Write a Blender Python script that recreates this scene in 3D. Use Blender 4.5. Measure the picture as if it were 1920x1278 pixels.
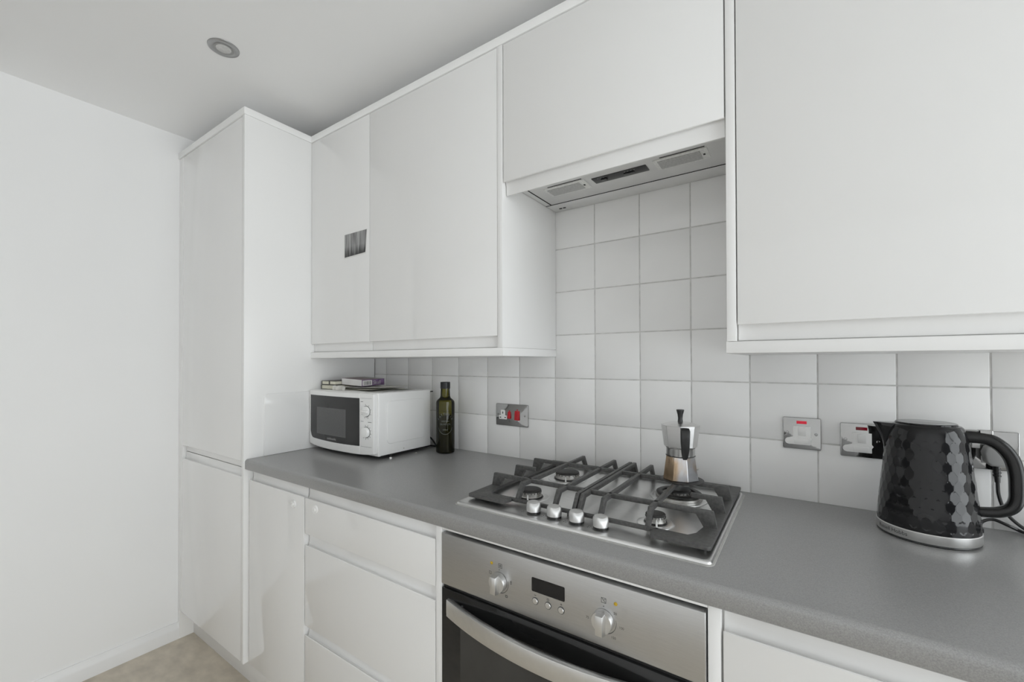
import bpy, bmesh, math, random
from mathutils import Vector, Matrix
random.seed(4)
for o in list(bpy.data.objects):
    bpy.data.objects.remove(o)
S = bpy.context.scene
C = S.collection
PI = math.pi

# ---------------------------------------------------------------- camera
YAW, PITCH, ROLL = 0.598914719, 0.00880869582, -0.00246749727
fw = Vector((-math.sin(YAW)*math.cos(PITCH), math.cos(YAW)*math.cos(PITCH), math.sin(PITCH)))
rt = fw.cross(Vector((0, 0, 1))).normalized()
up = rt.cross(fw)
r2 = rt*math.cos(ROLL) + up*math.sin(ROLL)
u2 = -rt*math.sin(ROLL) + up*math.cos(ROLL)
cam = bpy.data.cameras.new('camera')
cam.sensor_width = 36.0
cam.lens = 800.98/1920*36.0
cam.shift_y = (671.38-639.0)/1920
cam.clip_start = 0.02
camo = bpy.data.objects.new('camera', cam)
C.objects.link(camo)
CAMPOS = Vector((0.730953, -1.343117, 1.250811))
camo.matrix_world = Matrix(((r2.x, u2.x, -fw.x, CAMPOS.x), (r2.y, u2.y, -fw.y, CAMPOS.y), (r2.z, u2.z, -fw.z, CAMPOS.z), (0, 0, 0, 1)))
S.camera = camo

# ---------------------------------------------------------------- sky, light, exposure
world = bpy.data.worlds.new('overcast_sky')
S.world = world
world.use_nodes = True
bg = world.node_tree.nodes['Background']
bg.inputs[0].default_value = (0.95, 0.978, 1.0, 1)
bg.inputs[1].default_value = 4.55
S.view_settings.view_transform = 'Standard'
S.view_settings.look = 'None'
S.view_settings.gamma = 1.0
S.view_settings.use_curve_mapping = False
S.view_settings.exposure = 0.0
try:
    S.cycles.max_bounces = 12
    S.cycles.diffuse_bounces = 10
    S.cycles.transparent_max_bounces = 12
    S.cycles.use_denoising = True
    S.cycles.sample_clamp_indirect = 6.0
except Exception:
    pass

def portal(name, loc, rot, sx, sy):
    l = bpy.data.lights.new(name, 'AREA')
    l.shape = 'RECTANGLE'; l.size = sx; l.size_y = sy
    l.cycles.is_portal = True
    o = bpy.data.objects.new(name, l); C.objects.link(o)
    o.location = loc; o.rotation_euler = rot
    return o
# daylight comes through the window of the right wall
WX, WY0, WY1, WZ0, WZ1 = 2.70, -2.25, -0.10, 0.06, 2.20
portal('window_portal_right', (WX+0.02, (WY0+WY1)/2, (WZ0+WZ1)/2), (0, PI/2, 0), WZ1-WZ0, WY1-WY0)
RY, RX0, RX1, RZ0, RZ1 = -2.35, -1.35, 2.35, 0.08, 2.20
portal('fill_portal_rear', ((RX0+RX1)/2, RY-0.11, (RZ0+RZ1)/2), (PI/2, 0, 0), RX1-RX0, RZ1-RZ0)  # portal of the opening added at the rear for front fill

# ---------------------------------------------------------------- materials
MATS = {}
def mat(name, col, rough=0.5, metal=0.0, spec=0.5, noise=None, bump=None, coat=0.0, trans=0.0, ior=1.45, aniso=None, emit=None):
    """noise=(scale, strength of value variation, detail, stretch xyz); bump=(scale, strength, stretch)"""
    m = bpy.data.materials.new(name); m.use_nodes = True
    nt = m.node_tree; b = nt.nodes['Principled BSDF']
    b.inputs['Base Color'].default_value = (*col, 1)
    b.inputs['Roughness'].default_value = rough
    b.inputs['Metallic'].default_value = metal
    b.inputs['Specular IOR Level'].default_value = spec
    b.inputs['IOR'].default_value = ior
    b.inputs['Coat Weight'].default_value = coat
    b.inputs['Coat Roughness'].default_value = 0.05
    b.inputs['Transmission Weight'].default_value = trans
    if noise or bump:
        tc = nt.nodes.new('ShaderNodeTexCoord')
    def nz(scale, detail, stretch):
        mp = nt.nodes.new('ShaderNodeMapping'); mp.inputs['Scale'].default_value = stretch
        n = nt.nodes.new('ShaderNodeTexNoise'); n.inputs['Scale'].default_value = scale; n.inputs['Detail'].default_value = detail
        nt.links.new(tc.outputs['Object'], mp.inputs[0]); nt.links.new(mp.outputs[0], n.inputs['Vector'])
        return n
    if noise:
        sc, st, de, stretch = noise
        n = nz(sc, de, stretch)
        mr = nt.nodes.new('ShaderNodeMapRange')
        mr.inputs[1].default_value = 0.3; mr.inputs[2].default_value = 0.7
        mr.inputs[3].default_value = 1-st; mr.inputs[4].default_value = 1+st
        nt.links.new(n.outputs['Fac'], mr.inputs[0])
        mx = nt.nodes.new('ShaderNodeMix'); mx.data_type = 'RGBA'; mx.blend_type = 'MULTIPLY'
        mx.inputs[0].default_value = 1.0
        mx.inputs[6].default_value = (*col, 1)
        nt.links.new(mr.outputs[0], mx.inputs[7])
        nt.links.new(mx.outputs[2], b.inputs['Base Color'])
    if bump:
        sc, st, stretch = bump
        n = nz(sc, 3, stretch)
        bp = nt.nodes.new('ShaderNodeBump'); bp.inputs['Strength'].default_value = st; bp.inputs['Distance'].default_value = 0.001
        nt.links.new(n.outputs['Fac'], bp.inputs['Height']); nt.links.new(bp.outputs[0], b.inputs['Normal'])
    if emit:
        b.inputs['Emission Color'].default_value = (*emit[0], 1); b.inputs['Emission Strength'].default_value = emit[1]
    MATS[name] = m
    return m
ONE = (1, 1, 1)
mat('gloss_white', (0.86, 0.857, 0.85), 0.035, coat=0.0, noise=(1.5, 0.01, 2, ONE))
mat('satin_white', (0.88, 0.877, 0.87), 0.28, noise=(2, 0.01, 2, ONE))
mat('wall_paint', (0.88, 0.88, 0.88), 0.75, noise=(1.2, 0.015, 3, ONE), bump=(60, 0.04, ONE))
mat('ceiling_paint', (0.90, 0.90, 0.90), 0.85, noise=(1.0, 0.01, 2, ONE))
mat('skirting_paint', (0.84, 0.84, 0.84), 0.35, noise=(6, 0.01, 2, ONE))
mat('tile_glaze', (0.88, 0.877, 0.87), 0.16, noise=(5, 0.02, 3, ONE), bump=(9, 0.25, ONE))
mat('grout', (0.62, 0.615, 0.60), 0.9, noise=(40, 0.15, 3, ONE))
mat('vinyl_floor', (0.56, 0.505, 0.42), 0.42, noise=(13, 0.15, 8, (1, 1.6, 1)), bump=(30, 0.1, ONE))
mat('laminate', (0.30, 0.299, 0.297), 0.28, ior=1.7, noise=(650, 0.16, 2, ONE), bump=(600, 0.06, ONE))
mat('brushed_steel', (0.84, 0.838, 0.832), 0.30, 1.0, noise=(30, 0.05, 3, (1, 14, 14)), bump=(60, 0.06, (1, 20, 20)))
mat('oven_steel', (0.56, 0.559, 0.556), 0.34, 1.0, noise=(26, 0.04, 3, (1, 1, 18)), bump=(60, 0.05, (1, 1, 20)))
mat('satin_metal', (0.74, 0.738, 0.73), 0.33, 1.0, noise=(80, 0.02, 2, ONE))
mat('knob_metal', (0.68, 0.678, 0.672), 0.46, 1.0, noise=(80, 0.02, 2, ONE))
mat('chrome', (0.40, 0.399, 0.395), 0.07, 1.0, noise=(12, 0.04, 3, ONE), bump=(22, 0.5, ONE))
mat('cast_iron', (0.085, 0.084, 0.082), 0.45, noise=(160, 0.25, 3, ONE), bump=(260, 0.3, ONE))
mat('burner_cap', (0.035, 0.034, 0.033), 0.42, noise=(60, 0.3, 3, ONE))
mat('burner_alloy', (0.55, 0.54, 0.52), 0.38, 1.0, noise=(60, 0.2, 3, ONE))
mat('black_gloss', (0.012, 0.012, 0.013), 0.08, noise=(8, 0.2, 2, ONE))
mat('black_plastic', (0.022, 0.022, 0.022), 0.30, noise=(30, 0.1, 2, ONE))
mat('handle_black', (0.014, 0.014, 0.014), 0.20, noise=(30, 0.1, 2, ONE))
mat('black_matte', (0.012, 0.012, 0.012), 0.7, noise=(30, 0.1, 2, ONE))
mat('oven_glass', (0.016, 0.016, 0.016), 0.05, noise=(6, 0.2, 2, ONE))
mat('oven_window', (0.045, 0.044, 0.042), 0.12, noise=(9, 0.25, 2, ONE))
mat('hood_grey', (0.74, 0.74, 0.73), 0.40, noise=(20, 0.03, 2, ONE))
mat('lens_grey', (0.46, 0.46, 0.45), 0.30, noise=(180, 0.12, 1, ONE))
mat('lamp_lens', (0.80, 0.80, 0.78), 0.30, noise=(180, 0.10, 1, ONE))
mat('microwave_white', (0.87, 0.87, 0.862), 0.30, noise=(4, 0.01, 2, ONE))
mat('microwave_glass', (0.028, 0.028, 0.028), 0.22, noise=(9, 0.1, 2, ONE))
mat('microwave_mesh', (0.10, 0.10, 0.10), 0.30, noise=(600, 0.25, 1, ONE))
mat('print_grey', (0.10, 0.10, 0.10), 0.6, noise=(30, 0.05, 1, ONE))
mat('print_light', (0.45, 0.45, 0.45), 0.6, noise=(30, 0.05, 1, ONE))
mat('print_bottle', (0.17, 0.18, 0.13), 0.6, noise=(30, 0.05, 1, ONE))
mat('print_white', (0.80, 0.80, 0.78), 0.6, noise=(30, 0.05, 1, ONE))
mat('white_plastic', (0.88, 0.876, 0.865), 0.25, noise=(20, 0.01, 1, ONE))
mat('red_plastic', (0.55, 0.012, 0.022), 0.22, noise=(40, 0.05, 1, ONE))
mat('red_neon_lit', (0.50, 0.01, 0.03), 0.2, noise=(60, 0.1, 1, ONE), emit=((1.0, 0.02, 0.06), 0.25))
mat('red_neon_dark', (0.22, 0.004, 0.015), 0.2, noise=(60, 0.1, 1, ONE))
mat('amber_lens', (0.50, 0.33, 0.02), 0.25, noise=(60, 0.1, 1, ONE))
mat('alloy', (0.74, 0.735, 0.73), 0.27, 1.0, noise=(20, 0.05, 3, ONE))
mat('grey_plastic', (0.32, 0.32, 0.315), 0.4, noise=(20, 0.03, 1, ONE))
mat('paper', (0.66, 0.65, 0.61), 0.8, noise=(35, 0.12, 3, ONE))
mat('paper_print', (0.45, 0.44, 0.38), 0.8, noise=(60, 0.5, 3, ONE))
mat('page_edges', (0.74, 0.72, 0.60), 0.85, noise=(200, 0.12, 2, (1, 1, 6)))
mat('book_cover', (0.10, 0.095, 0.085), 0.6, noise=(20, 0.2, 2, ONE))
mat('box_purple', (0.16, 0.095, 0.20), 0.45, noise=(60, 0.35, 2, ONE))
mat('box_top', (0.27, 0.20, 0.21), 0.45, noise=(30, 0.35, 2, ONE))
mat('box_white', (0.72, 0.71, 0.70), 0.6, noise=(30, 0.03, 2, ONE))
mat('oil', (0.022, 0.021, 0.006), 0.12, noise=(9, 0.2, 2, ONE))
mat('bottle_cap', (0.012, 0.012, 0.014), 0.35, noise=(60, 0.1, 2, ONE))
mat('sealant', (0.42, 0.415, 0.40), 0.45, noise=(60, 0.1, 2, ONE))
mat('downlight_metal', (0.42, 0.42, 0.42), 0.35, 1.0, noise=(40, 0.05, 2, ONE))
mat('bulb_glass', (0.62, 0.62, 0.61), 0.15, noise=(90, 0.1, 2, ONE))

def glass_mat(name, tint, fres=0.04):
    """thin clear pane: what is seen through it plus a weak mirror image"""
    m = bpy.data.materials.new(name); m.use_nodes = True
    nt = m.node_tree; nt.nodes.clear()
    out = nt.nodes.new('ShaderNodeOutputMaterial')
    tr = nt.nodes.new('ShaderNodeBsdfTransparent'); tr.inputs[0].default_value = (*tint, 1)
    gl = nt.nodes.new('ShaderNodeBsdfGlossy'); gl.inputs['Roughness'].default_value = 0.02
    fr = nt.nodes.new('ShaderNodeFresnel'); fr.inputs[0].default_value = 1.45
    mx = nt.nodes.new('ShaderNodeMixShader')
    nt.links.new(fr.outputs[0], mx.inputs[0]); nt.links.new(tr.outputs[0], mx.inputs[1]); nt.links.new(gl.outputs[0], mx.inputs[2])
    nt.links.new(mx.outputs[0], out.inputs[0])
    MATS[name] = m
def fill_diffuser_mat(tr, df):  # translucent sheet that softens sky light for the added rear fill
    m = bpy.data.materials.new('fill_diffuser_fabric'); m.use_nodes = True
    nt = m.node_tree; nt.nodes.clear()
    out = nt.nodes.new('ShaderNodeOutputMaterial')
    a = nt.nodes.new('ShaderNodeBsdfTranslucent'); a.inputs[0].default_value = (tr, tr, tr, 1)
    b = nt.nodes.new('ShaderNodeBsdfDiffuse'); b.inputs[0].default_value = (df, df, df, 1)
    ad = nt.nodes.new('ShaderNodeAddShader')
    nt.links.new(a.outputs[0], ad.inputs[0]); nt.links.new(b.outputs[0], ad.inputs[1]); nt.links.new(ad.outputs[0], out.inputs[0])
    MATS['fill_diffuser_fabric'] = m
fill_diffuser_mat(0.090, 0.72)
glass_mat('window_glass', (0.97, 0.98, 0.98))
glass_mat('bottle_glass', (0.42, 0.40, 0.10))

# stained aluminium of the coffee pot's boiler
def stain_mat():
    m = mat('stained_alloy', (0.62, 0.62, 0.63), 0.27, 1.0)
    nt = m.node_tree; b = nt.nodes['Principled BSDF']
    tc = nt.nodes.new('ShaderNodeTexCoord')
    mp = nt.nodes.new('ShaderNodeMapping'); mp.inputs['Scale'].default_value = (34, 34, 15)
    n = nt.nodes.new('ShaderNodeTexNoise'); n.inputs['Scale'].default_value = 1.0; n.inputs['Detail'].default_value = 4
    nt.links.new(tc.outputs['Object'], mp.inputs[0]); nt.links.new(mp.outputs[0], n.inputs['Vector'])
    # streak of burnt coffee on one facet of the pot (a mark of its own, fixed to the pot)
    sx = nt.nodes.new('ShaderNodeVectorMath'); sx.operation = 'DISTANCE'
    mp2 = nt.nodes.new('ShaderNodeMapping'); mp2.inputs['Scale'].default_value = (1, 1, 0.42)
    nt.links.new(tc.outputs['Object'], mp2.inputs[0]); nt.links.new(mp2.outputs[0], sx.inputs[0])
    sx.inputs[1].default_value = STAIN
    mr = nt.nodes.new('ShaderNodeMapRange'); mr.inputs[1].default_value = 0.008; mr.inputs[2].default_value = 0.030
    mr.inputs[3].default_value = 0.62; mr.inputs[4].default_value = -0.05
    nt.links.new(sx.outputs['Value'], mr.inputs[0])
    ad = nt.nodes.new('ShaderNodeMath'); ad.operation = 'ADD'
    sb = nt.nodes.new('ShaderNodeMath'); sb.operation = 'MULTIPLY_ADD'; sb.inputs[1].default_value = 1.3; sb.inputs[2].default_value = -0.55
    nt.links.new(n.outputs['Fac'], sb.inputs[0])
    nt.links.new(sb.outputs[0], ad.inputs[0]); nt.links.new(mr.outputs[0], ad.inputs[1])
    cr = nt.nodes.new('ShaderNodeValToRGB')
    e = cr.color_ramp.elements
    e[0].position = 0.05; e[0].color = (0.62, 0.62, 0.64, 1)
    e[1].position = 0.85; e[1].color = (0.06, 0.035, 0.012, 1)
    x = e.new(0.35); x.color = (0.50, 0.37, 0.25, 1)
    nt.links.new(ad.outputs[0], cr.inputs[0]); nt.links.new(cr.outputs[0], b.inputs['Base Color'])
    cl = nt.nodes.new('ShaderNodeMapRange'); cl.inputs[1].default_value = 0.3; cl.inputs[2].default_value = 0.8
    cl.inputs[3].default_value = 1.0; cl.inputs[4].default_value = 0.2
    nt.links.new(ad.outputs[0], cl.inputs[0]); nt.links.new(cl.outputs[0], b.inputs['Metallic'])

# black-and-white woodland print: trunks as vertical bands with noise
def woodland_mat():
    m = mat('woodland_print', (0.2, 0.2, 0.2), 0.35)
    nt = m.node_tree; b = nt.nodes['Principled BSDF']
    tc = nt.nodes.new('ShaderNodeTexCoord')
    mp = nt.nodes.new('ShaderNodeMapping'); mp.inputs['Scale'].default_value = (75, 1, 7)
    n = nt.nodes.new('ShaderNodeTexNoise'); n.inputs['Scale'].default_value = 1.0; n.inputs['Detail'].default_value = 5
    nt.links.new(tc.outputs['Object'], mp.inputs[0]); nt.links.new(mp.outputs[0], n.inputs['Vector'])
    sp = nt.nodes.new('ShaderNodeSeparateXYZ'); nt.links.new(tc.outputs['Object'], sp.inputs[0])
    g = nt.nodes.new('ShaderNodeMapRange'); g.inputs[1].default_value = -0.043; g.inputs[2].default_value = -0.005
    g.inputs[3].default_value = -0.22; g.inputs[4].default_value = 0.06
    nt.links.new(sp.outputs['Z'], g.inputs[0])
    ad = nt.nodes.new('ShaderNodeMath'); ad.operation = 'ADD'
    nt.links.new(n.outputs['Fac'], ad.inputs[0]); nt.links.new(g.outputs[0], ad.inputs[1])
    cr = nt.nodes.new('ShaderNodeValToRGB'); e = cr.color_ramp.elements
    e[0].position = 0.34; e[0].color = (0.045, 0.045, 0.045, 1)
    e[1].position = 0.66; e[1].color = (0.40, 0.40, 0.40, 1)
    nt.links.new(ad.outputs[0], cr.inputs[0]); nt.links.new(cr.outputs[0], b.inputs['Base Color'])
woodland_mat()

# ---------------------------------------------------------------- mesh helpers
def merge(bm, tmp):
    me = bpy.data.meshes.new('tmp'); tmp.to_mesh(me); tmp.free(); bm.from_mesh(me); bpy.data.meshes.remove(me)
def sharp_bevel(t, w, seg, ang=0.6):
    t.normal_update()
    ed = [e for e in t.edges if len(e.link_faces) == 2 and e.calc_face_angle(0) > ang]
    if ed:
        bmesh.ops.bevel(t, geom=ed, offset=w, segments=seg, profile=0.5, affect='EDGES', clamp_overlap=True)
def box(bm, x0, x1, y0, y1, z0, z1, bev=0.0, seg=2):
    t = bmesh.new()
    bmesh.ops.create_cube(t, size=1.0)
    for v in t.verts:
        v.co = Vector(((x0+x1)/2+v.co.x*(x1-x0), (y0+y1)/2+v.co.y*(y1-y0), (z0+z1)/2+v.co.z*(z1-z0)))
    if bev:
        sharp_bevel(t, bev, seg)
    merge(bm, t); return bm
def prism(bm, pts, axis, a0, a1, bev=0.0, seg=2, ang=0.6):
    t = bmesh.new()
    def P(p, a):
        return {'X': (a, p[0], p[1]), 'Y': (p[0], a, p[1]), 'Z': (p[0], p[1], a)}[axis]
    A = [t.verts.new(P(p, a0)) for p in pts]; B = [t.verts.new(P(p, a1)) for p in pts]
    n = len(pts)
    t.faces.new(A); t.faces.new(B[::-1])
    for i in range(n):
        t.faces.new((A[i], B[i], B[(i+1) % n], A[(i+1) % n]))
    bmesh.ops.recalc_face_normals(t, faces=t.faces)
    if bev:
        sharp_bevel(t, bev, seg, ang)
    merge(bm, t); return bm
def rrect(x0, x1, y0, y1, r, n=5):
    p = []
    for cx, cy, a in ((x1-r, y1-r, 0), (x0+r, y1-r, 90), (x0+r, y0+r, 180), (x1-r, y0+r, 270)):
        for k in range(n+1):
            t = math.radians(a+90*k/n); p.append((cx+r*math.cos(t), cy+r*math.sin(t)))
    return p
def circ(cx, cy, r, n=24):
    return [(cx+r*math.cos(2*PI*k/n), cy+r*math.sin(2*PI*k/n)) for k in range(n)]
def lathe(bm, prof, n=32, c=(0, 0), phase=0.0, axis='Z', closed=False, pos=0.0):
    """prof: list of (r, h). axis Z: centre (x, y); axis Y: centre (x, z), h along -Y from pos; axis X: centre (y, z), h along +X"""
    t = bmesh.new(); rings = []
    for r, h in prof:
        ring = []
        if r < 1e-6:
            ring = [t.verts.new((0, 0, h))]
        else:
            for k in range(n):
                a = 2*PI*k/n+phase; ring.append(t.verts.new((r*math.cos(a), r*math.sin(a), h)))
        rings.append(ring)
    def bridge(A, B):
        if len(A) == 1 and len(B) == 1: return
        for k in range(n):
            if len(A) == 1: t.faces.new((A[0], B[k], B[(k+1) % n]))
            elif len(B) == 1: t.faces.new((A[k], A[(k+1) % n], B[0]))
            else: t.faces.new((A[k], A[(k+1) % n], B[(k+1) % n], B[k]))
    for i in range(len(rings)-1): bridge(rings[i], rings[i+1])
    if closed: bridge(rings[-1], rings[0])
    else:
        if len(rings[0]) > 1: t.faces.new(rings[0][::-1])
        if len(rings[-1]) > 1: t.faces.new(rings[-1])
    bmesh.ops.recalc_face_normals(t, faces=t.faces)
    for v in t.verts:
        x, y, z = v.co
        if axis == 'Z': v.co = (c[0]+x, c[1]+y, z)
        elif axis == 'Y': v.co = (c[0]+x, pos-z, c[1]+y)
        else: v.co = (pos+z, c[0]+x, c[1]+y)
    merge(bm, t); return bm
def tube(bm, pts, r, n=10, taper=None):
    t = bmesh.new(); pts = [Vector(p) for p in pts]; rings = []
    prev = None
    for i, p in enumerate(pts):
        d = (pts[min(i+1, len(pts)-1)]-pts[max(i-1, 0)]).normalized()
        if prev is None:
            a = d.cross(Vector((0, 0, 1)))
            if a.length < 1e-3: a = d.cross(Vector((0, 1, 0)))
            a.normalize()
        else:
            a = (prev-d*prev.dot(d)).normalized()
        prev = a; b = d.cross(a)
        rr = r if taper is None else taper[i]
        rings.append([t.verts.new(p+(a*math.cos(2*PI*k/n)+b*math.sin(2*PI*k/n))*rr) for k in range(n)])
    for A, B in zip(rings, rings[1:]):
        for k in range(n): t.faces.new((A[k], A[(k+1) % n], B[(k+1) % n], B[k]))
    t.faces.new(rings[0][::-1]); t.faces.new(rings[-1])
    bmesh.ops.recalc_face_normals(t, faces=t.faces)
    merge(bm, t); return bm
def smooth_path(pts, n=8):
    """Catmull-Rom through pts"""
    P = [Vector(p) for p in pts]; P = [P[0]*2-P[1]]+P+[P[-1]*2-P[-2]]
    out = []
    for i in range(1, len(P)-2):
        for k in range(n):
            t = k/n
            out.append(0.5*((2*P[i])+(P[i+1]-P[i-1])*t+(2*P[i-1]-5*P[i]+4*P[i+1]-P[i+2])*t*t+(3*P[i]-P[i-1]-3*P[i+1]+P[i+2])*t**3))
    out.append(P[-2]); return out
def new_bm(): return bmesh.new()
def obj(name, bm, m, parent=None, smooth=True, ang=35):
    me = bpy.data.meshes.new(name); bm.to_mesh(me); bm.free()
    if smooth:
        me.shade_smooth(); me.set_sharp_from_angle(angle=math.radians(ang))
    me.materials.append(MATS[m])
    o = bpy.data.objects.new(name, me); C.objects.link(o)
    if parent is not None:
        o.parent = parent
        off = Vector((0, 0, 0)); q = parent
        while q is not None and not q.get('local_frame'):
            off += q.location; q = q.parent
        if not (q is not None and q.get('local_frame')):
            o.location = -off
    return o
def tag(o, label, cat, group=None):
    o['label'] = label; o['category'] = cat
    if group: o['group'] = group
    return o
def thing(name, label, cat, loc=(0, 0, 0), group=None, rotz=None):
    o = bpy.data.objects.new(name, None); C.objects.link(o)
    o.location = loc; o.empty_display_size = 0.05
    if rotz is not None:
        o.rotation_euler = (0, 0, rotz)
        o['local_frame'] = 1
    return tag(o, label, cat, group)
def struct(name, bm, m):
    o = obj(name, bm, m); o['kind'] = 'structure'; return o
def B(*a, **k): return box(new_bm(), *a, **k)
def Pm(*a, **k): return prism(new_bm(), *a, **k)
def L(*a, **k): return lathe(new_bm(), *a, **k)
def T(*a, **k): return tube(new_bm(), *a, **k)

def text_bm(body, size, fn, extrude=0.0, spacing=1.0):
    """flat lettering mesh; fn maps (u, v) of the flat text (centred on u, baseline v=0) to a 3-D point"""
    cu = bpy.data.curves.new('lettering', 'FONT'); cu.body = body; cu.size = size; cu.align_x = 'CENTER'
    cu.space_character = spacing; cu.resolution_u = 3
    to = bpy.data.objects.new('lettering', cu); C.objects.link(to)
    bpy.context.view_layer.update()
    dg = bpy.context.evaluated_depsgraph_get()
    me = bpy.data.meshes.new_from_object(to.evaluated_get(dg))
    bm = bmesh.new(); bm.from_mesh(me)
    bpy.data.objects.remove(to); bpy.data.curves.remove(cu); bpy.data.meshes.remove(me)
    bmesh.ops.triangulate(bm, faces=bm.faces)
    for v in bm.verts: v.co = Vector(fn(v.co.x, v.co.y))
    return bm

# ---------------------------------------------------------------- dimensions
CEIL = 2.295
XL = -1.635                 # left wall
WT, WB = 0.89, 0.852        # worktop top and underside
YD = -0.575                 # base door fronts
YW = -0.327                 # wall door fronts

# ================================================================ the setting
struct('floor', B(-3.5, 3.1, -2.6, 0.2, -0.08, 0.0), 'vinyl_floor')
struct('ceiling', B(-3.5, 3.1, -2.6, 0.2, CEIL, CEIL+0.1), 'ceiling_paint')
wall_back = struct('wall_back', B(XL-0.1, 3.1, 0.006, 0.16, 0, CEIL), 'wall_paint')
struct('wall_left', B(XL-0.1, XL, -1.40, 0.006, 0, CEIL), 'wall_paint')
struct('wall_left_return', B(-3.4, XL, -1.40, -1.30, 0, CEIL), 'wall_paint')
struct('wall_left_far', B(-3.5, -3.4, -2.47, -1.30, 0, CEIL), 'wall_paint')
bm = new_bm()
box(bm, WX, WX+0.12, -2.47, WY0, 0, CEIL); box(bm, WX, WX+0.12, WY1, 0.006, 0, CEIL)
box(bm, WX, WX+0.12, WY0, WY1, 0, WZ0); box(bm, WX, WX+0.12, WY0, WY1, WZ1, CEIL)
struct('wall_right', bm, 'wall_paint')
bm = new_bm()
box(bm, -3.4, RX0, RY-0.12, RY, 0, CEIL); box(bm, RX1, WX, RY-0.12, RY, 0, CEIL)
box(bm, RX0, RX1, RY-0.12, RY, 0, RZ0); box(bm, RX0, RX1, RY-0.12, RY, RZ1, CEIL)
struct('wall_rear', bm, 'wall_paint')
sk = [(XL, 0), (-1.6195, 0), (-1.6195, 0.044), (-1.6215, 0.052), (-1.627, 0.060), (-1.629, 0.0725), (XL, 0.0725)]
struct('baseboard_left', Pm([(p[0], p[1]) for p in sk], 'Y', -1.40, -0.586), 'skirting_paint')

def window_right():
    w = struct('window_1', B(WX-0.03, WX+0.12, WY0-0.03, WY1+0.03, WZ0-0.03, WZ0, bev=0.004), 'skirting_paint')
    bm = new_bm()
    for a, b in ((WY0, WY0+0.05), (WY1-0.05, WY1), ((WY0+WY1)/2-0.03, (WY0+WY1)/2+0.03)):
        box(bm, WX+0.04, WX+0.09, a, b, WZ0, WZ1, 0.004)
    for a, b in ((WZ0, WZ0+0.05), (WZ1-0.05, WZ1)):
        box(bm, WX+0.04, WX+0.09, WY0, WY1, a, b, 0.004)
    obj('window_frame', bm, 'skirting_paint', w)
    m = (WY0+WY1)/2
    obj('pane', B(WX+0.060, WX+0.064, WY0+0.04, m-0.02, WZ0+0.04, WZ1-0.04), 'window_glass', w)
    obj('pane', B(WX+0.060, WX+0.064, m+0.02, WY1-0.04, WZ0+0.04, WZ1-0.04), 'window_glass', w)
window_right()
def rear_fill_opening():
    # added opening behind the camera; its translucent sheet gives soft front fill light
    w = struct('fill_opening', B(RX0-0.03, RX1+0.03, RY-0.12, RY+0.02, RZ0-0.03, RZ0, bev=0.004), 'skirting_paint')
    bm = new_bm(); V = []
    for k in range(2):
        z = (RZ0, RZ1)[k]
        V.append([bm.verts.new((RX0+(RX1-RX0)*i/40, RY-0.06, z)) for i in range(41)])
    for i in range(40): bm.faces.new((V[0][i], V[0][i+1], V[1][i+1], V[1][i]))
    obj('fill_diffuser', bm, 'fill_diffuser_fabric', w)
rear_fill_opening()

# ---- splashback tiles, one object each, on the back wall
TP, TG, TZ0 = 0.152, 0.0017, 0.889
obj('grout', B(-1.0, 1.25, 0.0010, 0.0062, WT-0.02, 1.36), 'grout', wall_back)
obj('grout', B(-0.02, 0.62, 0.0010, 0.0062, 1.36, 1.86), 'grout', wall_back)
TM = {}
def tile(x0, x1, z0, z1):
    w, h = round(x1-x0, 4), round(z1-z0, 4)
    if (w, h) not in TM:
        me = bpy.data.meshes.new('tile')
        bm = B(0, w, 0, 0.006, 0, h, bev=0.0010, seg=2); bm.to_mesh(me); bm.free()
        me.shade_smooth(); me.set_sharp_from_angle(angle=math.radians(60)); me.materials.append(MATS['tile_glaze'])
        TM[(w, h)] = me
    o = bpy.data.objects.new('tile', TM[(w, h)]); C.objects.link(o)
    o.parent = wall_back; o.location = (x0, random.uniform(-0.00012, 0.00012), z0)
    o.rotation_euler = (random.uniform(-0.0012, 0.0012), 0, random.uniform(-0.0012, 0.0012))
for i in range(-7, 9):
    for j in range(0, 6):
        x0, x1 = i*TP+TG, (i+1)*TP-TG; z0, z1 = TZ0+j*TP+TG, TZ0+(j+1)*TP-TG
        if j == 0: z0 = TZ0+0.001
        if i == -7: x0 = -0.994
        if i == 8: x1 = 1.25
        if x1-x0 < 0.01: continue
        if j <= 2: tile(x0, x1, z0, z1)
        elif 0 <= i <= 3: tile(x0, x1, z0, z1)

# ================================================================ units
def j_door(name, x0, x1, z0, z1, yf, parent, j='top', m='gloss_white', jh=0.0345):
    """handleless door: full-thickness front, scooped finger pull and a thin leaf behind it"""
    t = 0.021
    if j == 'top':
        zt = z1-jh
        pr = [(yf, z0), (yf, zt-0.0015), (yf+0.0015, zt), (yf+0.004, zt-0.001), (yf+0.0065, zt-0.005), (yf+0.0095, zt-0.0065), (yf+0.0125, zt-0.004),
              (yf+0.0145, zt+0.004), (yf+0.0155, zt+0.014), (yf+0.0155, z1), (yf+t, z1), (yf+t, z0)]
    elif j == 'bottom':
        zt = z0+jh
        pr = [(yf, z1), (yf, zt+0.0015), (yf+0.0015, zt), (yf+0.004, zt+0.001), (yf+0.0065, zt+0.005), (yf+0.0095, zt+0.0065), (yf+0.0125, zt+0.004),
              (yf+0.0145, zt-0.004), (yf+0.0155, zt-0.014), (yf+0.0155, z0), (yf+t, z0), (yf+t, z1)]
    bm = prism(new_bm(), pr, 'X', x0, x1, bev=0.0009, seg=2, ang=1.2)
    return obj(name, bm, m, parent, ang=28)

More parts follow.
